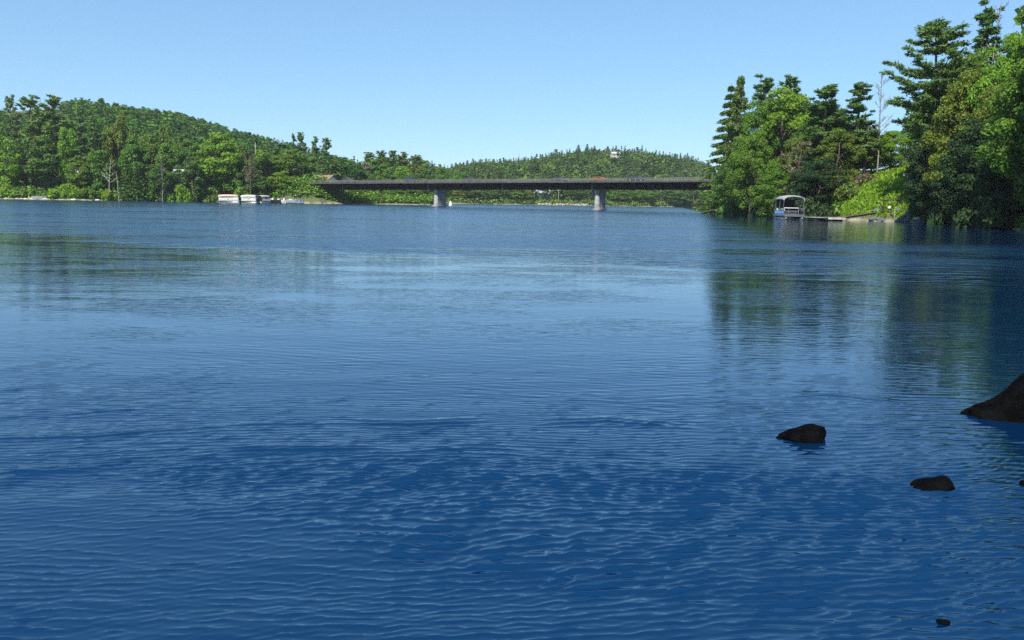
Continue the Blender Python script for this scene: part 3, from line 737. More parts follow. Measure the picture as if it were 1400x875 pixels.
# ------------------------------------------------------------------ boats
ALU = surf('brushed_aluminium', (.27, .28, .30), .35, metal=.75, var=.2)
CANVAS = surf('pale_grey_canvas', (.26, .26, .25), .85, var=.2, scale=1.5)
BLUEP = surf('blue_panel', (.08, .24, .55), .4, var=.15)
BLACK = surf('black_vinyl', (.012, .013, .016), .5)
SEAT = surf('cream_seat', (.55, .52, .46), .6)
DARKC = surf('charcoal_panel', (.03, .035, .045), .5)
GREYM = surf('dark_grey_metal', (.12, .125, .13), .6)
def pontoon_boat(loc, rz, L, B, H, panel, canopy, label, side=None):
    """bow along +x; pontoons, deck, fence, bimini on posts, seats, outboard"""
    o = empty('pontoon_boat', loc, rz); tag(o, label, 'boat')
    for sy in (-1, 1):
        y = sy * (B / 2 - .35)
        MB().tube([(-L / 2, y, .12), (L / 2 - .55, y, .12), (L / 2 - .2, y, .17), (L / 2 + .12, y, .30)], [.32, .32, .25, .06], 14).build('pontoon', ALU, o, smooth=True)
    MB().box((0, 0, .55), (L, B, .14)).build('deck', GREYM, o)
    f = .66
    for sy, pm in ((-1, side or panel), (1, panel)):
        y = sy * (B / 2 - .05)
        for x0, x1 in ((-L / 2 + .5, -.05), (.05, L / 2 - .35)):
            w_ = MB().box(((x0 + x1) / 2, y, f + .28), (x1 - x0, .05, .5)).build('side_panel', pm, o)
            MB().box(((x0 + x1) / 2, y + sy * .031, f + .34), (x1 - x0 - .1, .012, .07)).build('stripe', WHITE, w_)
        r_ = MB()
        for z in (.02, .56, .86): r_.tube([(-L / 2 + .45, y, f + z), (L / 2 - .3, y, f + z)], .032, 6)
        for k in range(7): x = -L / 2 + .45 + (L - .75) * k / 6; r_.tube([(x, y, f), (x, y, f + .86)], .028, 6)
        r_.build('side_rail', ALU, o)
    fb = MB(); x = L / 2 - .3
    for z in (.05, .5, .88): fb.tube([(x, -B / 2 + .05, f + z), (x, B / 2 - .85, f + z)], .04, 6)
    for y in (-B / 2 + .05, -B / 4, B / 2 - .85, B / 2 - .05): fb.tube([(x, y, f), (x, y, f + .88)], .032, 6)
    fb.build('bow_rail', ALU, o)
    MB().box((x, -.4, f + .92), (.07, B - .9, .10)).build('top_rail', WHITE, o)
    MB().box((x - .03, -B * .165, f + .30), (.04, B * .60, .5)).build('bow_panel', DARKC, o)
    gt = MB()
    for z in (.06, .82): gt.tube([(x + .02, B / 2 - .80, f + z), (x + .02, B / 2 - .1, f + z)], .03, 6)
    for y in (B / 2 - .80, B / 2 - .1): gt.tube([(x + .02, y, f + .06), (x + .02, y, f + .82)], .03, 6)
    gt.build('gate', ALU, o)
    for sx in (L / 2 - .7, -L / 2 + .6):
        for sy in (-1, 1):
            MB().tube([(sx, sy * (B / 2 - .06), f), (sx, sy * (B / 2 - .1), H - .42)], .032, 6).build('canopy_post', ALU, o)
    for sy in (-1, 1): MB().tube([(0, sy * (B / 2 - .06), f), (0, sy * (B / 2 - .1), H - .42)], .032, 6).build('canopy_post', ALU, o)
    cv = []; m_ = 12
    for xx, dz in ((-L / 2 + .3, -.08), (-L / 4, .03), (0, .06), (L / 4, .03), (L / 2 - .45, -.08)):
        top = [Vector((xx, (B / 2 + .02) * math.sin(t), H - .5 + .5 * max(0, math.cos(t)) ** .8 + dz)) for t in [math.pi * (k / m_ - .5) for k in range(m_ + 1)]]
        cv.append(top + [v - Vector((0, 0, .06)) for v in reversed(top)])
    MB().loft(cv).build('canopy', canopy, o, smooth=True)
    for sx in (L / 2 - .52, -L / 2 + .38):
        hp = MB(); hp.tube([(sx, (B / 2 - .04) * math.sin(t), H - .66 + .5 * max(0, math.cos(t)) ** .8) for t in [math.pi * (k / 12 - .5) for k in range(13)]], .035, 6)
        hp.build('canopy_hoop', WHITE, o)
    s_ = MB().box((-L / 2 + 1.1, -B / 4, f + .23), (.6, B * .4, .46)); s_.box((-L / 2 + .82, -B / 4, f + .55), (.14, B * .4, .6)); s_.build('bench_seat', SEAT, o, bevel=.03)
    s_ = MB().box((L / 2 - 1.3, -B / 2 + .42, f + .23), (1.3, .55, .44)); s_.box((L / 2 - 1.3, -B / 2 + .2, f + .55), (1.3, .12, .5)); s_.build('bench_seat', SEAT, o, bevel=.03)
    c_ = MB().box((-.1, B / 4, f + .5), (.55, .7, 1.0)).build('console', BLACK, o, bevel=.04)
    MB().box((.16, B / 4, f + 1.12), (.03, .6, .3)).build('windscreen', GLASS, c_)
    MB().box((-L / 2 + .52, 0, (f + H - .5) / 2), (.03, B - .25, H - .5 - f)).build('stern_shade_sheet', BLACK, o)  # black sheet added to stand for the shade under the canopy
    e = MB().box((-L / 2 - .3, 0, .75), (.45, .42, .6)); e.box((-L / 2 - .3, 0, .1), (.18, .14, .9)); e.build('outboard_motor', BLACK, o, bevel=.06)
    return o
WP = on_water(1087, 300.5)
bo = pontoon_boat((WP.x, WP.y + 2.4, -.05), math.atan2(-.997, -.07), 5.2, 2.75, 3.2, DARKC, CANVAS, 'pontoon boat with arched canopy and blue side panels moored at the dock', side=BLUEP)
PINK = surf('faded_pink_canvas', (.50, .34, .27), .85, var=.2)
CREAM = surf('cream_canvas', (.50, .47, .40), .85, var=.2)
PWH = surf('white_panel', (.45, .44, .42), .5, var=.15)
for px, by, d, L, rz, cv, pm, lb in ((320, 276.2, 228, 6.4, .06, PINK, PWH, 'white pontoon boat with faded pink canopy at the end of the moored row'),
                                     (347, 276.4, 229, 5.0, .02, CREAM, PWH, 'white pontoon boat with cream canopy beside the pink canopied boat'),
                                     (366, 276.6, 231, 3.6, .9, CANVAS, PWH, 'short pontoon boat with grey canopy, turned end-on beside the cream canopied boat')):
    P = on_water(px, by); P = at(px, by, d)
    pontoon_boat((P.x, d - 3.5, -.02), rz, L, 2.5, 2.3, pm, cv, lb)
def motorboat(px, d, L, rz, hull, label, screen=True):
    P = at(px, 275, d); o = empty('motorboat', (P.x, d - 2.5, 0), rz, (1.25, 1.25, 1.35)); tag(o, label, 'boat')
    secs = []
    for t in (0, .25, .5, .75, .92, 1.0):
        w = .95 * (1 - max(0, (t - .4) / .6) ** 2.2 * .95); x = -L / 2 + L * t; k = .12 * t * t
        secs.append([Vector((x, w, .72 + k)), Vector((x, w * .8, .15)), Vector((x, 0, -.12 + .45 * max(0, t - .7))), Vector((x, -w * .8, .15)), Vector((x, -w, .72 + k)), Vector((x, -w * .85, .66 + k)), Vector((x, 0, .5 + k)), Vector((x, w * .85, .66 + k))])
    MB().loft(secs).build('hull', hull, o)
    if screen:
        MB().add([(L * .08, -.75, .72), (L * .08, .75, .72), (-.1, .65, 1.2), (-.1, -.65, 1.2), (L * .08 + .03, -.75, .72), (L * .08 + .03, .75, .72), (-.07, .65, 1.2), (-.07, -.65, 1.2)],
                 [(0, 1, 2, 3), (7, 6, 5, 4), (0, 4, 5, 1), (1, 5, 6, 2), (2, 6, 7, 3), (3, 7, 4, 0)]).build('windscreen', GLASS, o)
        MB().box((-L * .2, 0, .75), (.6, 1.3, .5)).build('seat', SEAT, o, bevel=.05)
    MB().box((-L / 2 - .2, 0, .8), (.4, .4, .6)).build('outboard_motor', WHITE if screen else BLACK, o, bevel=.06)
    return o
motorboat(379, 233, 4.6, .3, DARKC, 'low dark hulled motorboat between the canopied boats and the white runabouts')
motorboat(391, 234, 5.0, -.15, WHITE, 'white motorboat with its bow swung toward the bridge, middle of the small boats')
motorboat(406, 234, 4.6, .5, WHITE, 'white motorboat lying closest to the bridge embankment')
fd = empty('floating_dock', (at(384, 276, 236).x, 235.6, .0), .02); tag(fd, 'low timber dock behind the small motorboats on the far shore', 'dock')
MB().box((0, 0, .32), (13, 1.6, .12)).build('deck_boards', WOOD, fd)
for k in (-5, 0, 5): MB().box((k, 0, .05), (1.8, 1.3, .4)).build('float', BLACK, fd)
PALEB = surf('dull_white_hull', (.36, .35, .33), .6)
b = motorboat(63, 217.5, 2.8, .05, PALEB, 'overturned-looking low white rowboat pulled up on the far shore', False); b['label'] = 'low white rowboat drawn up at the edge of the far shore'
bu = empty('marker_buoy', (at(616, 280, 262).x, 262, 0)); tag(bu, 'small white marker buoy floating beside the farther pier', 'buoy')
MB().tube([(0, 0, -.2), (0, 0, .5), (0, 0, 1.5)], [.6, .55, .1], 12).build('float', WHITE, bu); MB().tube([(0, 0, 1.5), (0, 0, 1.9)], .05, 6).build('rod', BLACK, bu)

# ------------------------------------------------------------------ dock, ramp, stairs on the near side of the trees
PALED = surf('pale_dock_edge', (.36, .35, .32), .8, var=.4, scale=3)
DOCKW = surf('weathered_dock_board', (.24, .22, .19), .85, var=.35, scale=4)
DK = on_water(1128, 302)
dk = empty('floating_dock', (DK.x + .2, DK.y + .6, 0), .02); tag(dk, 'small floating dock with pale front beside the canopied pontoon boat', 'dock')
MB().box((0, 0, .42), (4.4, 2.2, .10)).build('deck_boards', DOCKW, dk)
MB().box((.85, -1.13, .32), (2.6, .06, .22)).build('fascia', PALED, dk)
for k in (-1.6, 0.0, 1.6): MB().tube([(k, -1.0, .1), (k, 1.0, .1)], .26, 12).build('float', BLACK, dk)
MB().box((-.35, -1.22, .30), (.5, .16, .26)).build('bumper', RUB, dk, bevel=.04)
A, B_ = Vector((DK.x + 2.45, DK.y + .9, .46)), at(1194, 291, DK.y + 2.0)
rp = empty('gangway', A, math.atan2(B_.y - A.y, B_.x - A.x)); tag(rp, 'dark narrow gangway sloping from the dock up to the bank', 'gangway')
Lg = math.hypot(B_.x - A.x, B_.y - A.y); pitch = math.atan2(B_.z - A.z, Lg)
Rm = Matrix.Rotation(-pitch, 3, 'Y')
MB().box(Rm @ Vector((Lg / 2, 0, 0)), (Lg, 1.0, .10), R=Rm).build('walkway', WOOD, rp)
for sy in (-1, 1): MB().box(Rm @ Vector((Lg / 2, sy * .52, -.04)), (Lg, .035, .24), R=Rm).build('side_beam', BLACK, rp)
def hit(px, py, y0=97.0, lift=0.0):
    y_ = y0
    while y_ < 135:
        P = at(px, py, y_)
        if river_sd(np.array([P.x]), np.array([y_]))[0] > 0 and gz(P.x, y_) + lift > P.z: return P
        y_ += .15
    return at(px, py, y0 + 6)
sx0 = hit(1208, 291, 97, .5); D0 = sx0.y; D1 = hit(1233, 275, 97, .5).y; D2 = hit(1244, 270, 97, .5).y; sz = sx0.z
st = empty('stair_railing', (sx0.x, D0, sz)); tag(st, 'dark timber stair railing stepping up the grassy bank', 'railing')
def rel(px, py, y): return at(px, py, y) - st.location
DKW = surf('dark_timber', (.04, .03, .022), .85, var=.4)
for px, y0, y1, dd in ((1208, 293, 273, D0), (1233, 278, 257.5, D1), (1244, 273, 257.5, D2)):
    MB().tube([rel(px, y0, dd), rel(px, y1, dd)], .07, 6).build('post', DKW, st)
m_ = MB(); m_.tube([rel(1206, 274, D0), rel(1233, 272.5, D1)], .08, 6); m_.tube([rel(1232, 259.5, D1), rel(1245, 258.5, D2)], .08, 6); m_.build('handrail', DKW, st)
m_ = MB()
for k in range(7):
    q = rel(1212 + k * 5, 292 - k * 3.2, D0 + (D1 - D0) * k / 5); m_.box(q, (1.2, .35, .12))
m_.build('steps', DKW, st)
# blue-grey shed in the shade
P = hit(1252, 262, 97); DS = P.y; P = at(1252, 236, DS); zb = gz(P.x, DS)
sh = empty('shed', (P.x + .2, DS, min(zb, P.z - 1.8)), .3); tag(sh, 'small blue grey shed in deep shade at the edge of the lit grass', 'shed')
hsh = P.z - sh.location.z
MB().box((0, 0, hsh / 2 - .2), (1.5, 1.6, hsh)).build('wall', SIDING, sh)
MB().prism([(-.9, hsh - .3), (.9, hsh - .3), (0, hsh + .25)], -.95, .95).build('roof', ROOFD, sh)
MB().box((-.1, -.83, hsh * .4), (.8, .05, 1.7)).build('door', BLUEP, sh)
DP = hit(1237, 249, 97).y; po = empty('post', at(1237, 240, DP), 0); po.location.z = gz(po.location.x, DP)
tag(po, 'short pale marker post in the lit grass beside the shed', 'post')
po.name = 'marker_post'
MB().tube([(0, 0, -.3), (0, 0, at(1237, 238, DP).z - po.location.z)], .12, 8).build('shaft', BIRCH, po); MB().box((0, -.02, at(1237, 238.5, DP).z - po.location.z), (.5, .1, .45)).build('plate', WHITE, po)

# ------------------------------------------------------------------ rocks
def rock_mat(name, col, wet=.5):
    m, n, l, p = new_mat(name)
    tc = n.new('ShaderNodeTexCoord'); t = n.new('ShaderNodeTexNoise'); t.inputs['Scale'].default_value = 9; t.inputs['Detail'].default_value = 9
    l.new(tc.outputs['Object'], t.inputs['Vector'])
    cr = n.new('ShaderNodeValToRGB'); cr.color_ramp.elements[0].position = .35; cr.color_ramp.elements[1].position = .68
    cr.color_ramp.elements[0].color = (*[c * .5 for c in col], 1); cr.color_ramp.elements[1].color = (*[c * 1.5 for c in col], 1)
    l.new(t.outputs['Fac'], cr.inputs[0]); l.new(cr.outputs[0], p.inputs['Base Color'])
    p.inputs['Roughness'].default_value = wet; p.inputs['Specular IOR Level'].default_value = .5 if wet > .79 and col[0] > .1 else (.5 if col[0] > .05 else .02)
    b = n.new('ShaderNodeBump'); b.inputs['Distance'].default_value = .012; b.inputs['Strength'].default_value = .8
    l.new(t.outputs['Fac'], b.inputs['Height']); l.new(b.outputs[0], p.inputs['Normal'])
    return m
ROCK = rock_mat('wet_rock_baked_shade', (.0024, .0026, .0029), .85)  # near-black colour holds the shade these wet rocks lie in
RIP = rock_mat('grey_riprap', (.085, .09, .095), .8)
PALE = rock_mat('pale_shore_stone', (.48, .45, .40), .85)
def rock_mesh(seed, dims, shape=None, sub=4, amp=.22):
    bm = bmesh.new(); bmesh.ops.create_icosphere(bm, subdivisions=sub, radius=1)
    off = Vector((seed * 3.7, seed * 1.3, seed * 2.1))
    for v in bm.verts:
        c = v.co.copy()
        k = 1 + amp * mnoise.noise(c * 1.1 + off) + amp * .5 * mnoise.noise(c * 2.7 + off) + amp * .16 * mnoise.noise(c * 8 + off)
        v.co = c * k
        if shape: v.co = shape(v.co)
        v.co = Vector((v.co.x * dims[0], v.co.y * dims[1], v.co.z * dims[2]))
    me = bpy.data.meshes.new('rock'); bm.to_mesh(me); bm.free()
    me.polygons.foreach_set('use_smooth', [True] * len(me.polygons)); return me
def wedge(c):   # long toe to -x, high blunt end at +x
    t = (c.x + 1) / 2; return Vector((c.x, c.y * (.55 + .45 * t), c.z * (.28 + .85 * max(t, 0) ** 1.1)))
def humped(c):
    t = (c.x + 1) / 2; return Vector((c.x, c.y, c.z * (.5 + .3 * t + .35 * math.exp(-((t - .78) / .16) ** 2))))
W1 = on_water(1099, 602)
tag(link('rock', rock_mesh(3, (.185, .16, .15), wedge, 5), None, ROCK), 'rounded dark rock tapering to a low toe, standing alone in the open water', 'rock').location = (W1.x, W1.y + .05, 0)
W2 = on_water(1278, 669)
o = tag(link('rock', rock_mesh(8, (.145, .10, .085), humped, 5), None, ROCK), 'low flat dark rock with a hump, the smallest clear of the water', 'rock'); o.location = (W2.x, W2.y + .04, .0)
def bigrock(c):
    t = (c.x + 1) / 2; return Vector((c.x, c.y * (.5 + .5 * t), c.z * (.20 + .75 * float(sstep(.16, .66, t)))))
W3 = on_water(1318, 568)
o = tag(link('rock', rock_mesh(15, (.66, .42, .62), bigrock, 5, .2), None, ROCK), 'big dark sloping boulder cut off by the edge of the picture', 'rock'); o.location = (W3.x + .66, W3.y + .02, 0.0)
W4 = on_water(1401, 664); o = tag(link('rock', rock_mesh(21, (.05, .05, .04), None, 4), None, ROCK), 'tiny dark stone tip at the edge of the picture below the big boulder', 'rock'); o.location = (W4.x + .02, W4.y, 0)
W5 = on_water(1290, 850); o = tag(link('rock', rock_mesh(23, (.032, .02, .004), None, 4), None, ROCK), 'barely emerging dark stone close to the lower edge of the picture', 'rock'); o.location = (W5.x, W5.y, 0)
rr = random.Random(9)
rmesh = [rock_mesh(30 + k, (1, .8, .7), None, 2, .35) for k in range(4)]
for k in range(26):
    px = rr.uniform(1184, 1268); d = 92.0
    while river_sd(np.array([at(px, 300, d).x]), np.array([d]))[0] < 0 and d < 112: d += .2
    d += rr.uniform(-.3, 2.0); P = at(px, 300, d); s_ = rr.uniform(.3, .75)
    o = link('boulder', rmesh[k % 4], None, RIP); o.location = (P.x, d, max(gz(P.x, d), -.1) + .05); o.scale = (s_, s_, s_ * .8); o.rotation_euler = (rr.uniform(-.3, .3), rr.uniform(-.3, .3), rr.uniform(0, 6.28))
    tag(o, 'grey riprap boulder heaped on the shaded shore below the stair railing', 'boulder', 'riprap boulders below the stair railing')
o = link('boulder', rmesh[1], None, PALE); P = hit(1252, 299, 92, .4); o.location = (P.x, P.y - .4, P.z); o.scale = (.5, .35, .3); tag(o, 'pale stone standing out among the grey riprap boulders', 'boulder')
o = link('boulder', rmesh[2], None, PALE); P = hit(1215, 285, 97, .5); o.location = (P.x, P.y - .2, P.z + .1); o.scale = (.25, .25, .3); tag(o, 'small white stone beside the foot of the stair railing', 'boulder')
for k in range(14):
    px = (2, 8, 24, 29, 34, 38, 44, 128, 60, 190, 205, 213, 100, 155)[k]; d = float(np.interp(px, [0, 100, 220], [213.5, 216, 222])); P = at(px, 270, d)
    yb = d
    while river_sd(np.array([P.x]), np.array([yb]))[0] < .2: yb += .5
    o = link('boulder', rmesh[k % 4], None, PALE); s_ = rr.uniform(.4, .8); o.location = (P.x, yb, .1); o.scale = (s_ * 1.5, s_, s_ * .7); o.rotation_euler = (0, 0, rr.uniform(0, 6.28))
    tag(o, 'pale stone lying at the waterline of the far shore', 'boulder', 'pale stones along the far waterline')
# loose rubble on the far bank under the bridge
rng = np.random.default_rng(4)
Vs = []; Fs = []; base = 0
ico = bmesh.new(); bmesh.ops.create_icosphere(ico, subdivisions=1, radius=1); iv = np.array([v.co[:] for v in ico.verts]); fi = np.array([[v.index for v in f.verts] for f in ico.faces]); ico.free()
for k in range(420):
    px = rng.uniform(735, 806); d = rng.uniform(405, 428); P = at(px, 280, d); s_ = float(river_sd(np.array([P.x]), np.array([d]))[0])
    if s_ < -.3 or s_ > 9: continue
    sc = rng.uniform(.3, .9); Vs.append(iv * sc * rng.uniform(.7, 1.2, 3) + np.array([P.x, d, gz(P.x, d) + .1])); Fs.append(fi + base); base += len(iv)
tag(link('rubble', np_mesh('rubble', np.concatenate(Vs), np.concatenate(Fs)), None, surf('tan_rubble', (.30, .26, .21), .9, var=.4)), 'tan stone rubble along the far bank below the house', 'rubble', None, 'stuff')

# ------------------------------------------------------------------ ground cover
def cover(name, seed, n_, xr, yr, cond, leafm, size, label, cat, upright=False, lift=.5, tcols=None):
    rng = np.random.default_rng(seed)
    x = rng.uniform(*xr, n_); y = rng.uniform(*yr, n_); sd = river_sd(x, y); z = ground(x, y, sd)
    px, py = project(x, y, z); ok = cond(x, y, sd, px, py)
    x, y, z = x[ok], y[ok], z[ok]; n2 = len(x)
    clump = .5 + .5 * np.sin(x * 1.3 + np.sin(y * .9) * 2) * np.sin(y * 1.1 + np.cos(x * .7) * 2)
    P = np.stack([x, y, z + rng.random(n2) * lift * (.35 + clump)], 1)
    N = unit(rng.normal(size=(n2, 3)) * .7 + (np.array([0, 0, .25]) if upright else np.array([0, 0, .8])))
    T = unit(rng.normal(size=(n2, 3)) * .5 + np.array([0, 0, 1.0])) if upright else None
    s = size * rng.uniform(.6, 1.4, n2)
    V, F = quads(P, N, s, s * (.22 if upright else .6), T, rng)
    tint = None
    if tcols:
        c = np.array([LEAFCOL[k] for k in tcols]); pick = (mix_noise(x, y) * len(c)).astype(int) % len(c); tint = c[pick] * rng.uniform(.7, 1.3, (n2, 1))
    return tag(link(name, np_mesh(name, V, F, tint=tint), None, leafm), label, cat, None, 'stuff')
def mix_noise(x, y): return np.clip(.5 + .35 * np.sin(x * .45 + 1.7 * np.sin(y * .37)) + .25 * np.sin(y * .8 + x * .3), 0, .999)
cover('grass', 21, 60000, (38, 70), (99, 128), lambda x, y, sd, px, py: (sd > .6) & (px > 1138) & (px < 1252) & (sd < 24), LM['grass'], .34,
      'lush lime green grass and vines on the sunlit bank above the gangway', 'grass', True, .7)
cover('undergrowth', 22, 170000, (36, 75), (55, 190), lambda x, y, sd, px, py: (sd > .2) & (sd < 12) & ~((px > 1150) & (px < 1250) & (y > 99)), FOREST, .26,
      'tangled shady undergrowth along the wooded bank by the boat', 'undergrowth', False, 1.1, ['deep', 'mid', 'olive', 'deep'])
cover('undergrowth', 23, 220000, (-175, -20), (205, 300), lambda x, y, sd, px, py: (sd > 1.2) & (sd < 16) & (px > -30) & (px < 600), FOREST, .40,
      'low bright undergrowth along the far shoreline beneath the trees', 'undergrowth', False, 2.6, ['lime', 'mid', 'olive', 'lime', 'mid'])
cover('undergrowth', 24, 60000, (-40, 130), (390, 480), lambda x, y, sd, px, py: (sd > 1.5) & (sd < 22) & (px > 590), FOREST, .6,
      'dark undergrowth fringing the distant bank seen under the bridge', 'undergrowth', False, 2.0, ['deep', 'mid', 'olive', 'deep'])
hm = bpy.data.materials.new('pale_air'); hm.use_nodes = True; hn = hm.node_tree.nodes; hn.remove(hn['Principled BSDF'])
pv = hn.new('ShaderNodeVolumePrincipled'); pv.inputs['Color'].default_value = (.85, .92, 1, 1); pv.inputs['Density'].default_value = .00011
hm.node_tree.links.new(pv.outputs[0], hn['Material Output'].inputs['Volume'])
tag(MB().box((0, 0, 48.6), (12100, 9100, 102.8)).build('haze', hm), 'thin summer haze over the river valley', 'haze', None, 'stuff')

# ------------------------------------------------------------------ trees one can tell apart
# kind, variant, photo px, photo tip y, metres away, crown width px, leaf, label
FAR_SHORE = [
 ('broad', 0, 2, 184, 219, 40, 'lime', 'lime green leafy tree cut by the edge of the picture on the far shore'),
 ('pineF', 0, 15, 131, 262, 34, 'needle', 'pine with a lone tuft top, highest behind the far shore'),
 ('pineF', 1, 43, 132, 240, 62, 'needle', 'tall dark shaggy pine rising above the white rowboat'),
 ('pineF', 2, 72, 131, 238, 60, 'needle', 'tall dark pine with a small spike tip, twin of the shaggy pine over the rowboat'),
 ('broad', 1, 30, 190, 226, 44, 'deep', 'dark rounded tree below the shaggy pine on the far shore'),
 ('broad', 2, 58, 188, 224, 50, 'deep', 'broad dark green tree at the foot of the twin pines'),
 ('broad', 3, 91, 174, 226, 30, 'lime', 'narrow bright lime tree set against the dark twin pines'),
 ('pine', 3, 108, 150, 240, 34, 'bluegreen', 'dark feathery pine just behind the narrow lime tree'),
 ('pine', 4, 127, 162, 232, 40, 'bluegreen', 'feathery pine with drooping layered boughs above the leaning birch'),
 ('broad', 4, 160, 156, 242, 40, 'olive', 'brownish olive tree behind the leaning birch'),
 ('broad', 5, 107, 212, 224, 36, 'mid', 'mid green tree around the white cottage on the far shore'),
 ('broad', 0, 136, 205, 227, 42, 'mid', 'green leafy tree overhanging the leaning birch from behind'),
 ('broad', 1, 182, 186, 232, 36, 'mid', 'tall green tree with pale twigs past the leaning birch'),
 ('spruce', 0, 172, 214, 222, 30, 'needle', 'small dark conifer at the waterline just past the birches'),
 ('spruce', 1, 186, 222, 222, 28, 'bluegreen', 'second dark conifer at the waterline, touching the one past the birches'),
 ('broad', 2, 205, 182, 236, 40, 'olive', 'yellowish green tree above the silvery dead tree'),
 ('broad', 3, 232, 196, 234, 44, 'mid', 'leafy tree filling the shore between the silvery dead tree and the dark gap'),
 ('broad', 4, 214, 225, 226, 32, 'deep', 'low dark tree under the silvery dead tree'),
 ('broad', 5, 262, 215, 232, 34, 'deep', 'very dark tree beside the big bright tree before the pontoon boats'),
 ('broad', 2, 299, 183, 240, 62, 'lime', 'big bright green tree standing over the pontoon boats'),
 ('broad', 0, 279, 205, 236, 42, 'mid', 'leaf heavy tree on the shaded flank of the big bright tree'),
 ('broad', 1, 322, 208, 240, 44, 'mid', 'green tree over the pink canopied boat'),
 ('broad', 3, 362, 208, 246, 48, 'mid', 'round green tree behind the small motorboats'),
 ('broad', 4, 352, 236, 240, 40, 'deep', 'dark low tree directly behind the cream canopied boat'),
 ('broad', 5, 392, 205, 252, 44, 'mid', 'tall leafy tree above the dock of small motorboats'),
 ('broad', 0, 386, 234, 244, 36, 'lime', 'sunny lime tree at the shore behind the dark hulled motorboat'),
 ('broad', 1, 411, 210, 266, 38, 'mid', 'green tree behind the guardrail at the bridge end'),
 ('broad', 2, 413, 232, 256, 26, 'olive', 'small olive tree in front of the guardrail'),
 ('pine', 5, 401, 183, 300, 18, 'needle', 'first of four skyline pines above the bridge end, the shortest and set apart'),
 ('pineF', 3, 411, 181, 305, 26, 'needle', 'skyline pine with a star shaped top, second of four above the bridge end'),
 ('pineF', 2, 432, 187, 305, 24, 'needle', 'skyline pine with open boughs, third of four above the bridge end'),
 ('pineF', 4, 446, 189, 300, 32, 'needle', 'widest skyline pine with spreading boughs, last of four above the bridge end'),
]
BEHIND_BRIDGE = [
 ('broad', 3, 452, 217, 292, 40, 'mid', 'green tree above the brown roofed house'),
 ('broad', 4, 472, 224, 296, 34, 'mid', 'rounded tree beyond the bridge just past the brown roofed house'),
 ('broad', 5, 463, 238, 280, 26, 'lime', 'small lime tree peeping over the bridge rail by the charcoal car'),
 ('spruce', 2, 484, 213, 310, 14, 'bluegreen', 'slim dark conifer beyond the bridge above the charcoal car'),
 ('pineF', 1, 503, 208, 312, 38, 'olive', 'olive pine starting the dense row above the bridge'),
 ('pineF', 4, 520, 206, 312, 38, 'olive', 'ragged olive pine second in the dense row above the bridge'),
 ('pineF', 5, 536, 206, 312, 36, 'needle', 'dark pine third in the dense row above the bridge'),
 ('pineF', 2, 553, 208, 314, 34, 'olive', 'thin topped pine fourth in the dense row above the bridge'),
 ('pineF', 0, 570, 212, 314, 34, 'needle', 'shorter pine ending the dense row above the bridge'),
 ('broad', 1, 528, 224, 298, 34, 'mid', 'dark leafy tree beside the greyish half dead tree'),
 ('broad', 2, 551, 227, 296, 34, 'lime', 'bright round tree above the black car on the bridge'),
 ('broad', 0, 578, 224, 302, 30, 'olive', 'olive tree above the farther pier'),
 ('spruce', 0, 592, 224, 318, 12, 'needle', 'single pointed conifer on the skyline over the farther pier'),
 ('broad', 3, 603, 228, 330, 30, 'mid', 'leafy tree just past the farther pier above the deck'),
 ('broad', 4, 628, 233, 405, 30, 'mid', 'yellowish green tree above the deck where the far hill begins'),
 ('broad', 5, 480, 258, 268, 34, 'mid', 'waterside tree below the deck near the embankment'),
 ('broad', 0, 510, 257, 274, 36, 'olive', 'olive waterside tree below the deck, midway to the farther pier'),
 ('broad', 1, 537, 256, 276, 36, 'mid', 'dark rounded waterside tree in the middle of the end span'),
 ('broad', 2, 567, 258, 279, 34, 'olive', 'tan green waterside tree standing close to the farther pier'),
 ('broad', 3, 626, 257, 402, 26, 'olive', 'olive tree on the distant bank just past the farther pier'),
 ('broad', 4, 652, 257, 406, 30, 'deep', 'dark tree on the distant bank, second past the farther pier'),
 ('broad', 5, 680, 257, 410, 32, 'deep', 'shadowy tree on the distant bank halfway between the piers'),
 ('broad', 0, 706, 256, 414, 30, 'mid', 'green tree on the distant bank next to the blue grey house'),
 ('broad', 1, 722, 260, 416, 20, 'olive', 'small yellowish tree touching the blue grey house'),
 ('broad', 2, 780, 258, 440, 34, 'deep', 'dark tree on the distant bank behind the rubble shore'),
 ('broad', 3, 850, 258, 446, 34, 'mid', 'pale green tree on the distant bank just past the nearer pier'),
 ('broad', 4, 880, 258, 450, 34, 'mid', 'bushy tree on the distant bank before the tall utility pole'),
 ('broad', 5, 920, 258, 456, 36, 'deep', 'dark tree on the distant bank behind the tall utility pole'),
 ('broad', 0, 950, 257, 460, 34, 'deep', 'last dark tree visible under the bridge before the wooded point'),
 ('spruce', 1, 735, 216, 600, 12, 'bluegreen', 'pointed conifer on the far skyline just past the radio mast'),
 ('spruce', 2, 747, 212, 600, 11, 'bluegreen', 'thin spire conifer on the far skyline before the twin spires'),
 ('pine', 1, 760, 204, 590, 18, 'needle', 'broad topped pine standing out on the far skyline'),
 ('spruce', 0, 791, 198, 600, 18, 'needle', 'tall conifer peak at the top of the far hill'),
 ('spruce', 1, 803, 197, 602, 16, 'needle', 'highest conifer at the crest of the far hill'),
 ('spruce', 2, 813, 199, 600, 14, 'needle', 'conifer just after the highest crest tree and before the white hill house'),
 ('spruce', 0, 878, 198, 610, 8, 'bluegreen', 'lone needle thin conifer above the crest past the white hill house'),
 ('spruce', 1, 940, 209, 610, 10, 'bluegreen', 'small dark conifer on the falling end of the far skyline'),
]
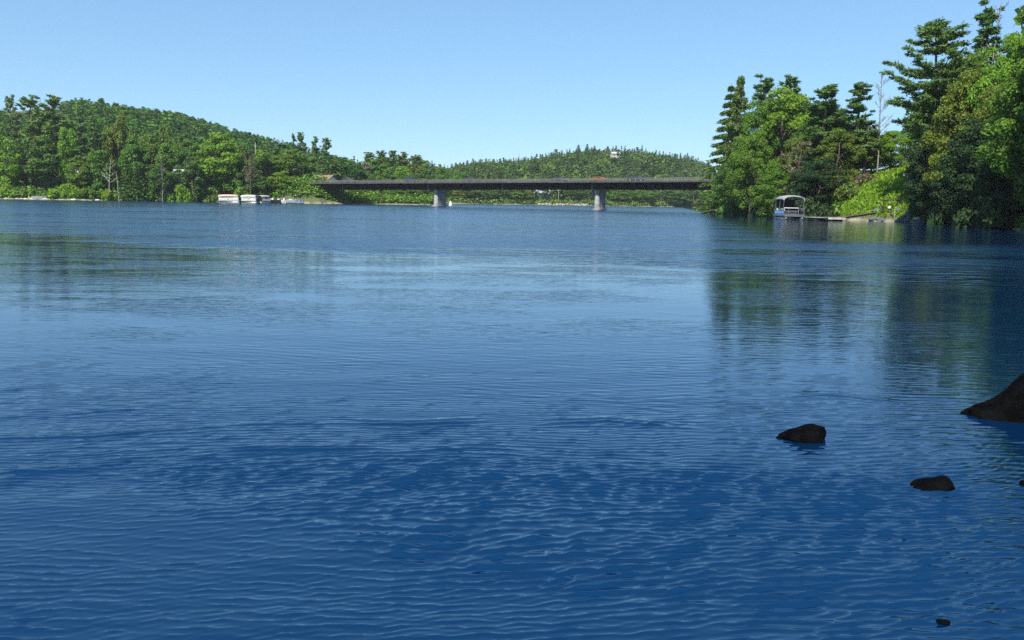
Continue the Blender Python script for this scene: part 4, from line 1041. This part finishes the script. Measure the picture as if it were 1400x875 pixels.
POINT = [
 ('spruceN', 0, 1000, 118, 160, 70, 'needle', 'dark shaggy conifer forming the outer edge of the wooded point'),
 ('pineC', 0, 1013, 107, 152, 66, 'needle', 'tall pine behind the dark conifer at the tip of the wooded point'),
 ('pineN', 1, 1050, 104, 150, 84, 'bluegreen', 'tall pine with fan shaped top in the middle of the wooded point'),
 ('pineN', 2, 1078, 106, 148, 80, 'bluegreen', 'tall pine with upswept plumes beside the fan topped pine'),
 ('broadN', 0, 1078, 120, 138, 108, 'lime', 'big sunlit bright green tree on the wooded point'),
 ('broadN', 1, 1032, 180, 132, 60, 'mid', 'leafy tree low on the front of the wooded point'),
 ('broadN', 2, 1006, 215, 140, 56, 'deep', 'dark spreading tree leaning over the water at the tip of the point'),
 ('broadN', 3, 1092, 186, 126, 54, 'olive', 'tawny olive tree between the bright tree and the paired pines'),
 ('pineN', 3, 1131, 117, 124, 92, 'bluegreen', 'slender dark pine with a broad crown, first of the pair behind the boat'),
 ('pineN', 4, 1177, 115, 122, 74, 'bluegreen', 'bare stemmed pine with a tufted head, second of the pair behind the boat'),
 ('broadN', 2, 1126, 142, 127, 74, 'deep', 'dark leafy tree wrapped round the stem of the first paired pine'),
 ('broadN', 3, 1038, 138, 143, 62, 'mid', 'green leafy tree between the outer conifer and the big sunlit tree'),
 ('pineN', 2, 1098, 140, 140, 60, 'needle', 'shadowy pine filling the gap behind the big sunlit tree'),
 ('broadN', 1, 1153, 150, 130, 60, 'mid', 'leafy tree standing between the stems of the paired pines'),
 ('pineN', 0, 1116, 148, 128, 60, 'needle', 'shorter shadowy pine in front of the paired pines'),
 ('broadN', 0, 1150, 176, 118, 66, 'olive', 'olive green tree at the foot of the paired pines'),
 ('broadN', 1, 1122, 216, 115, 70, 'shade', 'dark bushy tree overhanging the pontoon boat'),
 ('broadN', 2, 1064, 222, 124, 62, 'mid', 'sun flecked low tree just beyond the boat canopy'),
 ('broadN', 3, 1196, 182, 122, 46, 'mid', 'fresh green tree at the top of the grassy bank under the bare grey tree'),
 ('broadN', 2, 1222, 178, 120, 50, 'lime', 'bright lime tree at the head of the lit grass'),
]
TALL = [
 ('pineN', 1, 1352, 6, 100, 90, 'bluegreen', 'high pine at the upper edge of the picture beside the bare snag'),
 ('broadN', 1, 1386, 44, 86, 90, 'lime', 'tall bright green tree at the upper corner of the picture'),
 ('broadN', 2, 1438, 60, 69, 130, 'mid', 'broad green tree cut by the picture edge below the corner tree'),
 ('broadN', 3, 1330, 70, 98, 84, 'mid', 'leafy green tree between the great layered pine and the corner tree'),
 ('broadN', 0, 1326, 98, 88, 92, 'gold', 'golden olive rounded tree in front of the great layered pine'),
 ('broadN', 2, 1372, 112, 82, 84, 'gold', 'second golden olive tree, closer to the picture edge'),
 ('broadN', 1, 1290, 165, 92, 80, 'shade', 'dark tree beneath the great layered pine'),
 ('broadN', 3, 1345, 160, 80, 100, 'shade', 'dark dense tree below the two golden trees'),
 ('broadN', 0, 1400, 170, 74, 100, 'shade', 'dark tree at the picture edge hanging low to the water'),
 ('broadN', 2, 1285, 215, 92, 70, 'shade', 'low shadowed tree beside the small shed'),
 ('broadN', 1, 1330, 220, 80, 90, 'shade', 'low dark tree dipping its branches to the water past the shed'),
]
for lst in (FAR_SHORE, BEHIND_BRIDGE, POINT, TALL):
    for a in lst: tree(*a)
# the great layered pine: its own boughs, longest towards the water
def great_pine():
    rng = np.random.default_rng(77); rnd = random.Random(77); d0 = 97
    tip = at(1279, 26, d0); x0 = at(1284, 200, d0).x; z0 = gz(x0, d0); H = tip.z - z0
    o = empty('pine_tree', (x0, d0, z0)); tag(o, 'great white pine with broad level layers reaching out over the shed', 'pine tree')
    tb = MB(); ax = lambda z: Vector(((tip.x - x0) * (z / H) ** 1.5, 0, z))
    tb.tube([ax(H * k / 7) for k in range(8)], [.42, .38, .34, .29, .24, .18, .11, .03], 9)
    C = []; Rc = []; D = []
    mpp = d0 / FPX
    # (photo y, reach towards the water px, reach away px)
    for y_, Lw, Le in ((32, 12, 16), (42, 30, 36), (52, 36, 44), (66, 28, 34), (88, 66, 40), (98, 52, 56), (112, 70, 30), (122, 58, 50), (134, 64, 44), (146, 56, 60), (158, 46, 40), (170, 58, 50), (184, 44, 44), (200, 36, 36)):
        z = at(1280, y_, d0).z - z0
        for b in range(7):
            a = 2 * math.pi * b / 7 + rnd.uniform(-.35, .35)
            ca = math.cos(a); L = (Lw if ca < 0 else Le) * mpp * rnd.uniform(.72, 1.05) * (.72 + .28 * abs(ca))
            d = Vector((ca, math.sin(a), 0)); p0 = ax(max(z - .12 * L - .3, .5)); up_ = rnd.uniform(-.05, .42); p2 = p0 + d * L + Vector((0, 0, L * up_ + .3)); p1 = p0 + d * L * .55 + Vector((0, 0, L * up_ * .3))
            tb.tube([p0, p1, p2], [.10, .06, .02], 5, cap=False)
            m_ = max(3, int(L / .5))
            for k in range(m_):
                f = .34 + .66 * (k + rnd.random() * .6) / m_
                q = p0.lerp(p1, f / .55) if f < .55 else p1.lerp(p2, (f - .55) / .45)
                C.append(q + Vector((-d.y, d.x, 0)) * rnd.uniform(-.5, .5) * (1.25 - f) * L * .5 + Vector((0, 0, rnd.uniform(0, .22)))); Rc.append(rnd.uniform(.38, .72)); D.append(d)
    C = np.array(C); Rc = np.array(Rc); D = np.array(D); cnt = np.maximum((24000 * Rc ** 2 / (Rc ** 2).sum()).astype(int), 3); idx = np.repeat(np.arange(len(C)), cnt); n_ = len(idx)
    d = unit(rng.normal(size=(n_, 3)) * np.array([1, 1, .3])); P = C[idx] + d * (Rc[idx] * rng.uniform(.2, 1.1, n_))[:, None] * np.array([1, 1, .75])
    T = unit(d * .8 + D[idx] * .9 + np.array([0, 0, .45]) + rng.normal(size=(n_, 3)) * .35); N = unit(rng.normal(size=(n_, 3)) * .7 + d * .6 + np.array([0, 0, .6]))
    V, F = quads(P, N, .30 * rng.uniform(.6, 1.3, n_), .07 * rng.uniform(.7, 1.3, n_), T)
    tb.build('trunk', BARK, o, smooth=True); link('crown', np_mesh('great_pine_crown', V, F), o, LM['needle'])
great_pine()
dead(1, 1212, 96, 118, 44, 'bare grey dead tree with fine twigs against the sky above the lit grass')
dead(2, 1366, -6, 98, 44, 'bare grey snag beside the high pine at the top of the picture')
dead(3, 152, 216, 221, 26, 'leaning white birch with forked bare limbs on the far shore', BIRCH, .22, 11)
dead(4, 161, 236, 220, 8, 'short upright white birch stump beside the leaning birch', BIRCH, 0, 5)
dead(5, 219, 212, 224, 18, 'silvery bare dead tree among green trees on the far shore', None, 0, 14)
dead(6, 340, 210, 236, 22, 'reddish grey dead tree above the pontoon boats', surf('reddish_dead_wood', (.17, .12, .09), .9))
tree('airy', 0, 340, 212, 238, 22, 'brown', 'thin brown leaved dying tree wrapped round the reddish dead trunk')
tree('airy', 1, 497, 222, 292, 36, 'grey', 'greyish pink half dead tree rising above the bridge rail')
tree('airy', 2, 1186, 176, 119, 40, 'olive', 'sparse tree with bare pale limbs between the paired pines and the lit grass')
tree('airy', 0, 1094, 192, 121, 44, 'brown', 'rust tinged thin tree at the heart of the wooded point')
# second rows packed behind the shore trees: nothing in the photograph tells these apart
r2 = random.Random(31)
for k in range(46):
    px = -10 + 600 * (k + .5) / 46 + r2.uniform(-5, 5)
    sk = float(skytop(px)); base = 262
    top = max(sk + 22, 205 - 40 * (px < 260) * 1) + r2.uniform(-8, 20); d = 250 + r2.uniform(0, 26) + (30 if px > 430 else 0)
    if px > 430: top = r2.uniform(232, 240)
    k5 = k % 5
    tree('broad', k % 6, px, top, d, r2.uniform(30, 42), ('mid', 'deep', 'olive', 'mid', 'deep')[k5],
         ('medium green round tree packed into the woods behind the far shore trees', 'dark green round tree packed into the woods behind the far shore trees', 'yellowish olive round tree packed into the woods behind the far shore trees',
          'medium green round tree packed into the woods behind the far shore trees', 'dark green round tree packed into the woods behind the far shore trees')[k5],
         ('medium green trees behind the far shore row', 'dark green trees behind the far shore row', 'olive trees behind the far shore row', 'medium green trees behind the far shore row', 'dark green trees behind the far shore row')[k5])
# shrubs
for i, px, top, d, w, lf, lb, g in (
    (0, 6, 250, 216, 30, 'lime', 'lime shrub by the shore at the edge of the picture', None), (1, 32, 257, 217, 34, 'lime', 'bright spreading shrub behind the pale stones and white rowboat', None),
    (0, 88, 250, 219, 42, 'lime', 'large lime shrub on the far shore beyond the rowboat', None), (1, 118, 255, 219, 24, 'mid', 'green shrub just before the leaning birch', None),
    (0, 148, 257, 220, 22, 'lime', 'small lime shrub at the foot of the white birches', None), (1, 200, 257, 224, 22, 'mid', 'green shrub past the waterline conifers', None),
    (0, 243, 250, 229, 34, 'lime', 'lime shrub between the dark tree gap and the silvery dead tree', None), (1, 290, 262, 234, 24, 'olive', 'low olive shrub just before the pink canopied boat', None),
    (0, 330, 250, 237, 26, 'lime', 'sunny shrub rising over the pink boat canopy', None), (1, 425, 258, 246, 40, 'lime', 'lime thicket on the bridge embankment', None),
    (0, 440, 265, 243, 28, 'lime', 'low bright thicket at the water below the bridge end', None), (1, 408, 250, 250, 26, 'olive', 'yellowish thicket below the guardrail', None),
    (0, 466, 265, 258, 22, 'mid', 'green shrub under the deck beside the abutment', None), (1, 495, 266, 262, 24, 'lime', 'lime shrub at the waterline under the end span', None),
    (0, 590, 262, 278, 24, 'olive', 'tan shrub right behind the farther pier', None),
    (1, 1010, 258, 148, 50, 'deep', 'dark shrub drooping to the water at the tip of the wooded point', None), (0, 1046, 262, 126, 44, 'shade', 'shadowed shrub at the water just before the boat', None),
    (1, 1126, 276, 108, 34, 'shade', 'small dark shrub in deep shade behind the boat dock', None), (0, 1080, 256, 112, 54, 'shade', 'shade darkened shrub framed behind the boat canopy', None), (1, 1104, 266, 109, 40, 'shade', 'low dark shrub between the boat and its dock', None), (0, 1165, 246, 112, 40, 'olive', 'dull olive shrub beside the lit grass', None),  # shrubs behind the boat added dark, standing in for the shade there
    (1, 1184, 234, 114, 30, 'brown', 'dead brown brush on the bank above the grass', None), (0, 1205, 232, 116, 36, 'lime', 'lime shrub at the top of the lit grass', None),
    (1, 1264, 262, 99, 36, 'shade', 'dark shrub below the shed', None), (0, 1302, 262, 90, 60, 'shade', 'dark shrub hanging over the shaded shore', None), (1, 1360, 258, 74, 80, 'shade', 'wide shade darkened shrub at the water by the picture edge', None)):
    bush(i, px, top, d, w, lf, lb, g)
# tall trees on the bank to the side of the picture: they shade the wooded shore past the shed
for x, y, h, r in ((45, 59, 27, 6), (44.5, 54, 27, 6), (49.5, 66, 26, 5), (47, 58, 28, 7), (51, 63, 28, 8), (56, 68, 28, 8), (61, 74, 28, 8), (53, 73, 24, 6), (60, 83, 26, 7), (66, 80, 26, 8), (46, 50, 27, 7)):
    plant('broad', int(x) % 6, x, y, h, r, 'mid', 'tall shade tree on the bank outside the picture', 'bank shade trees')
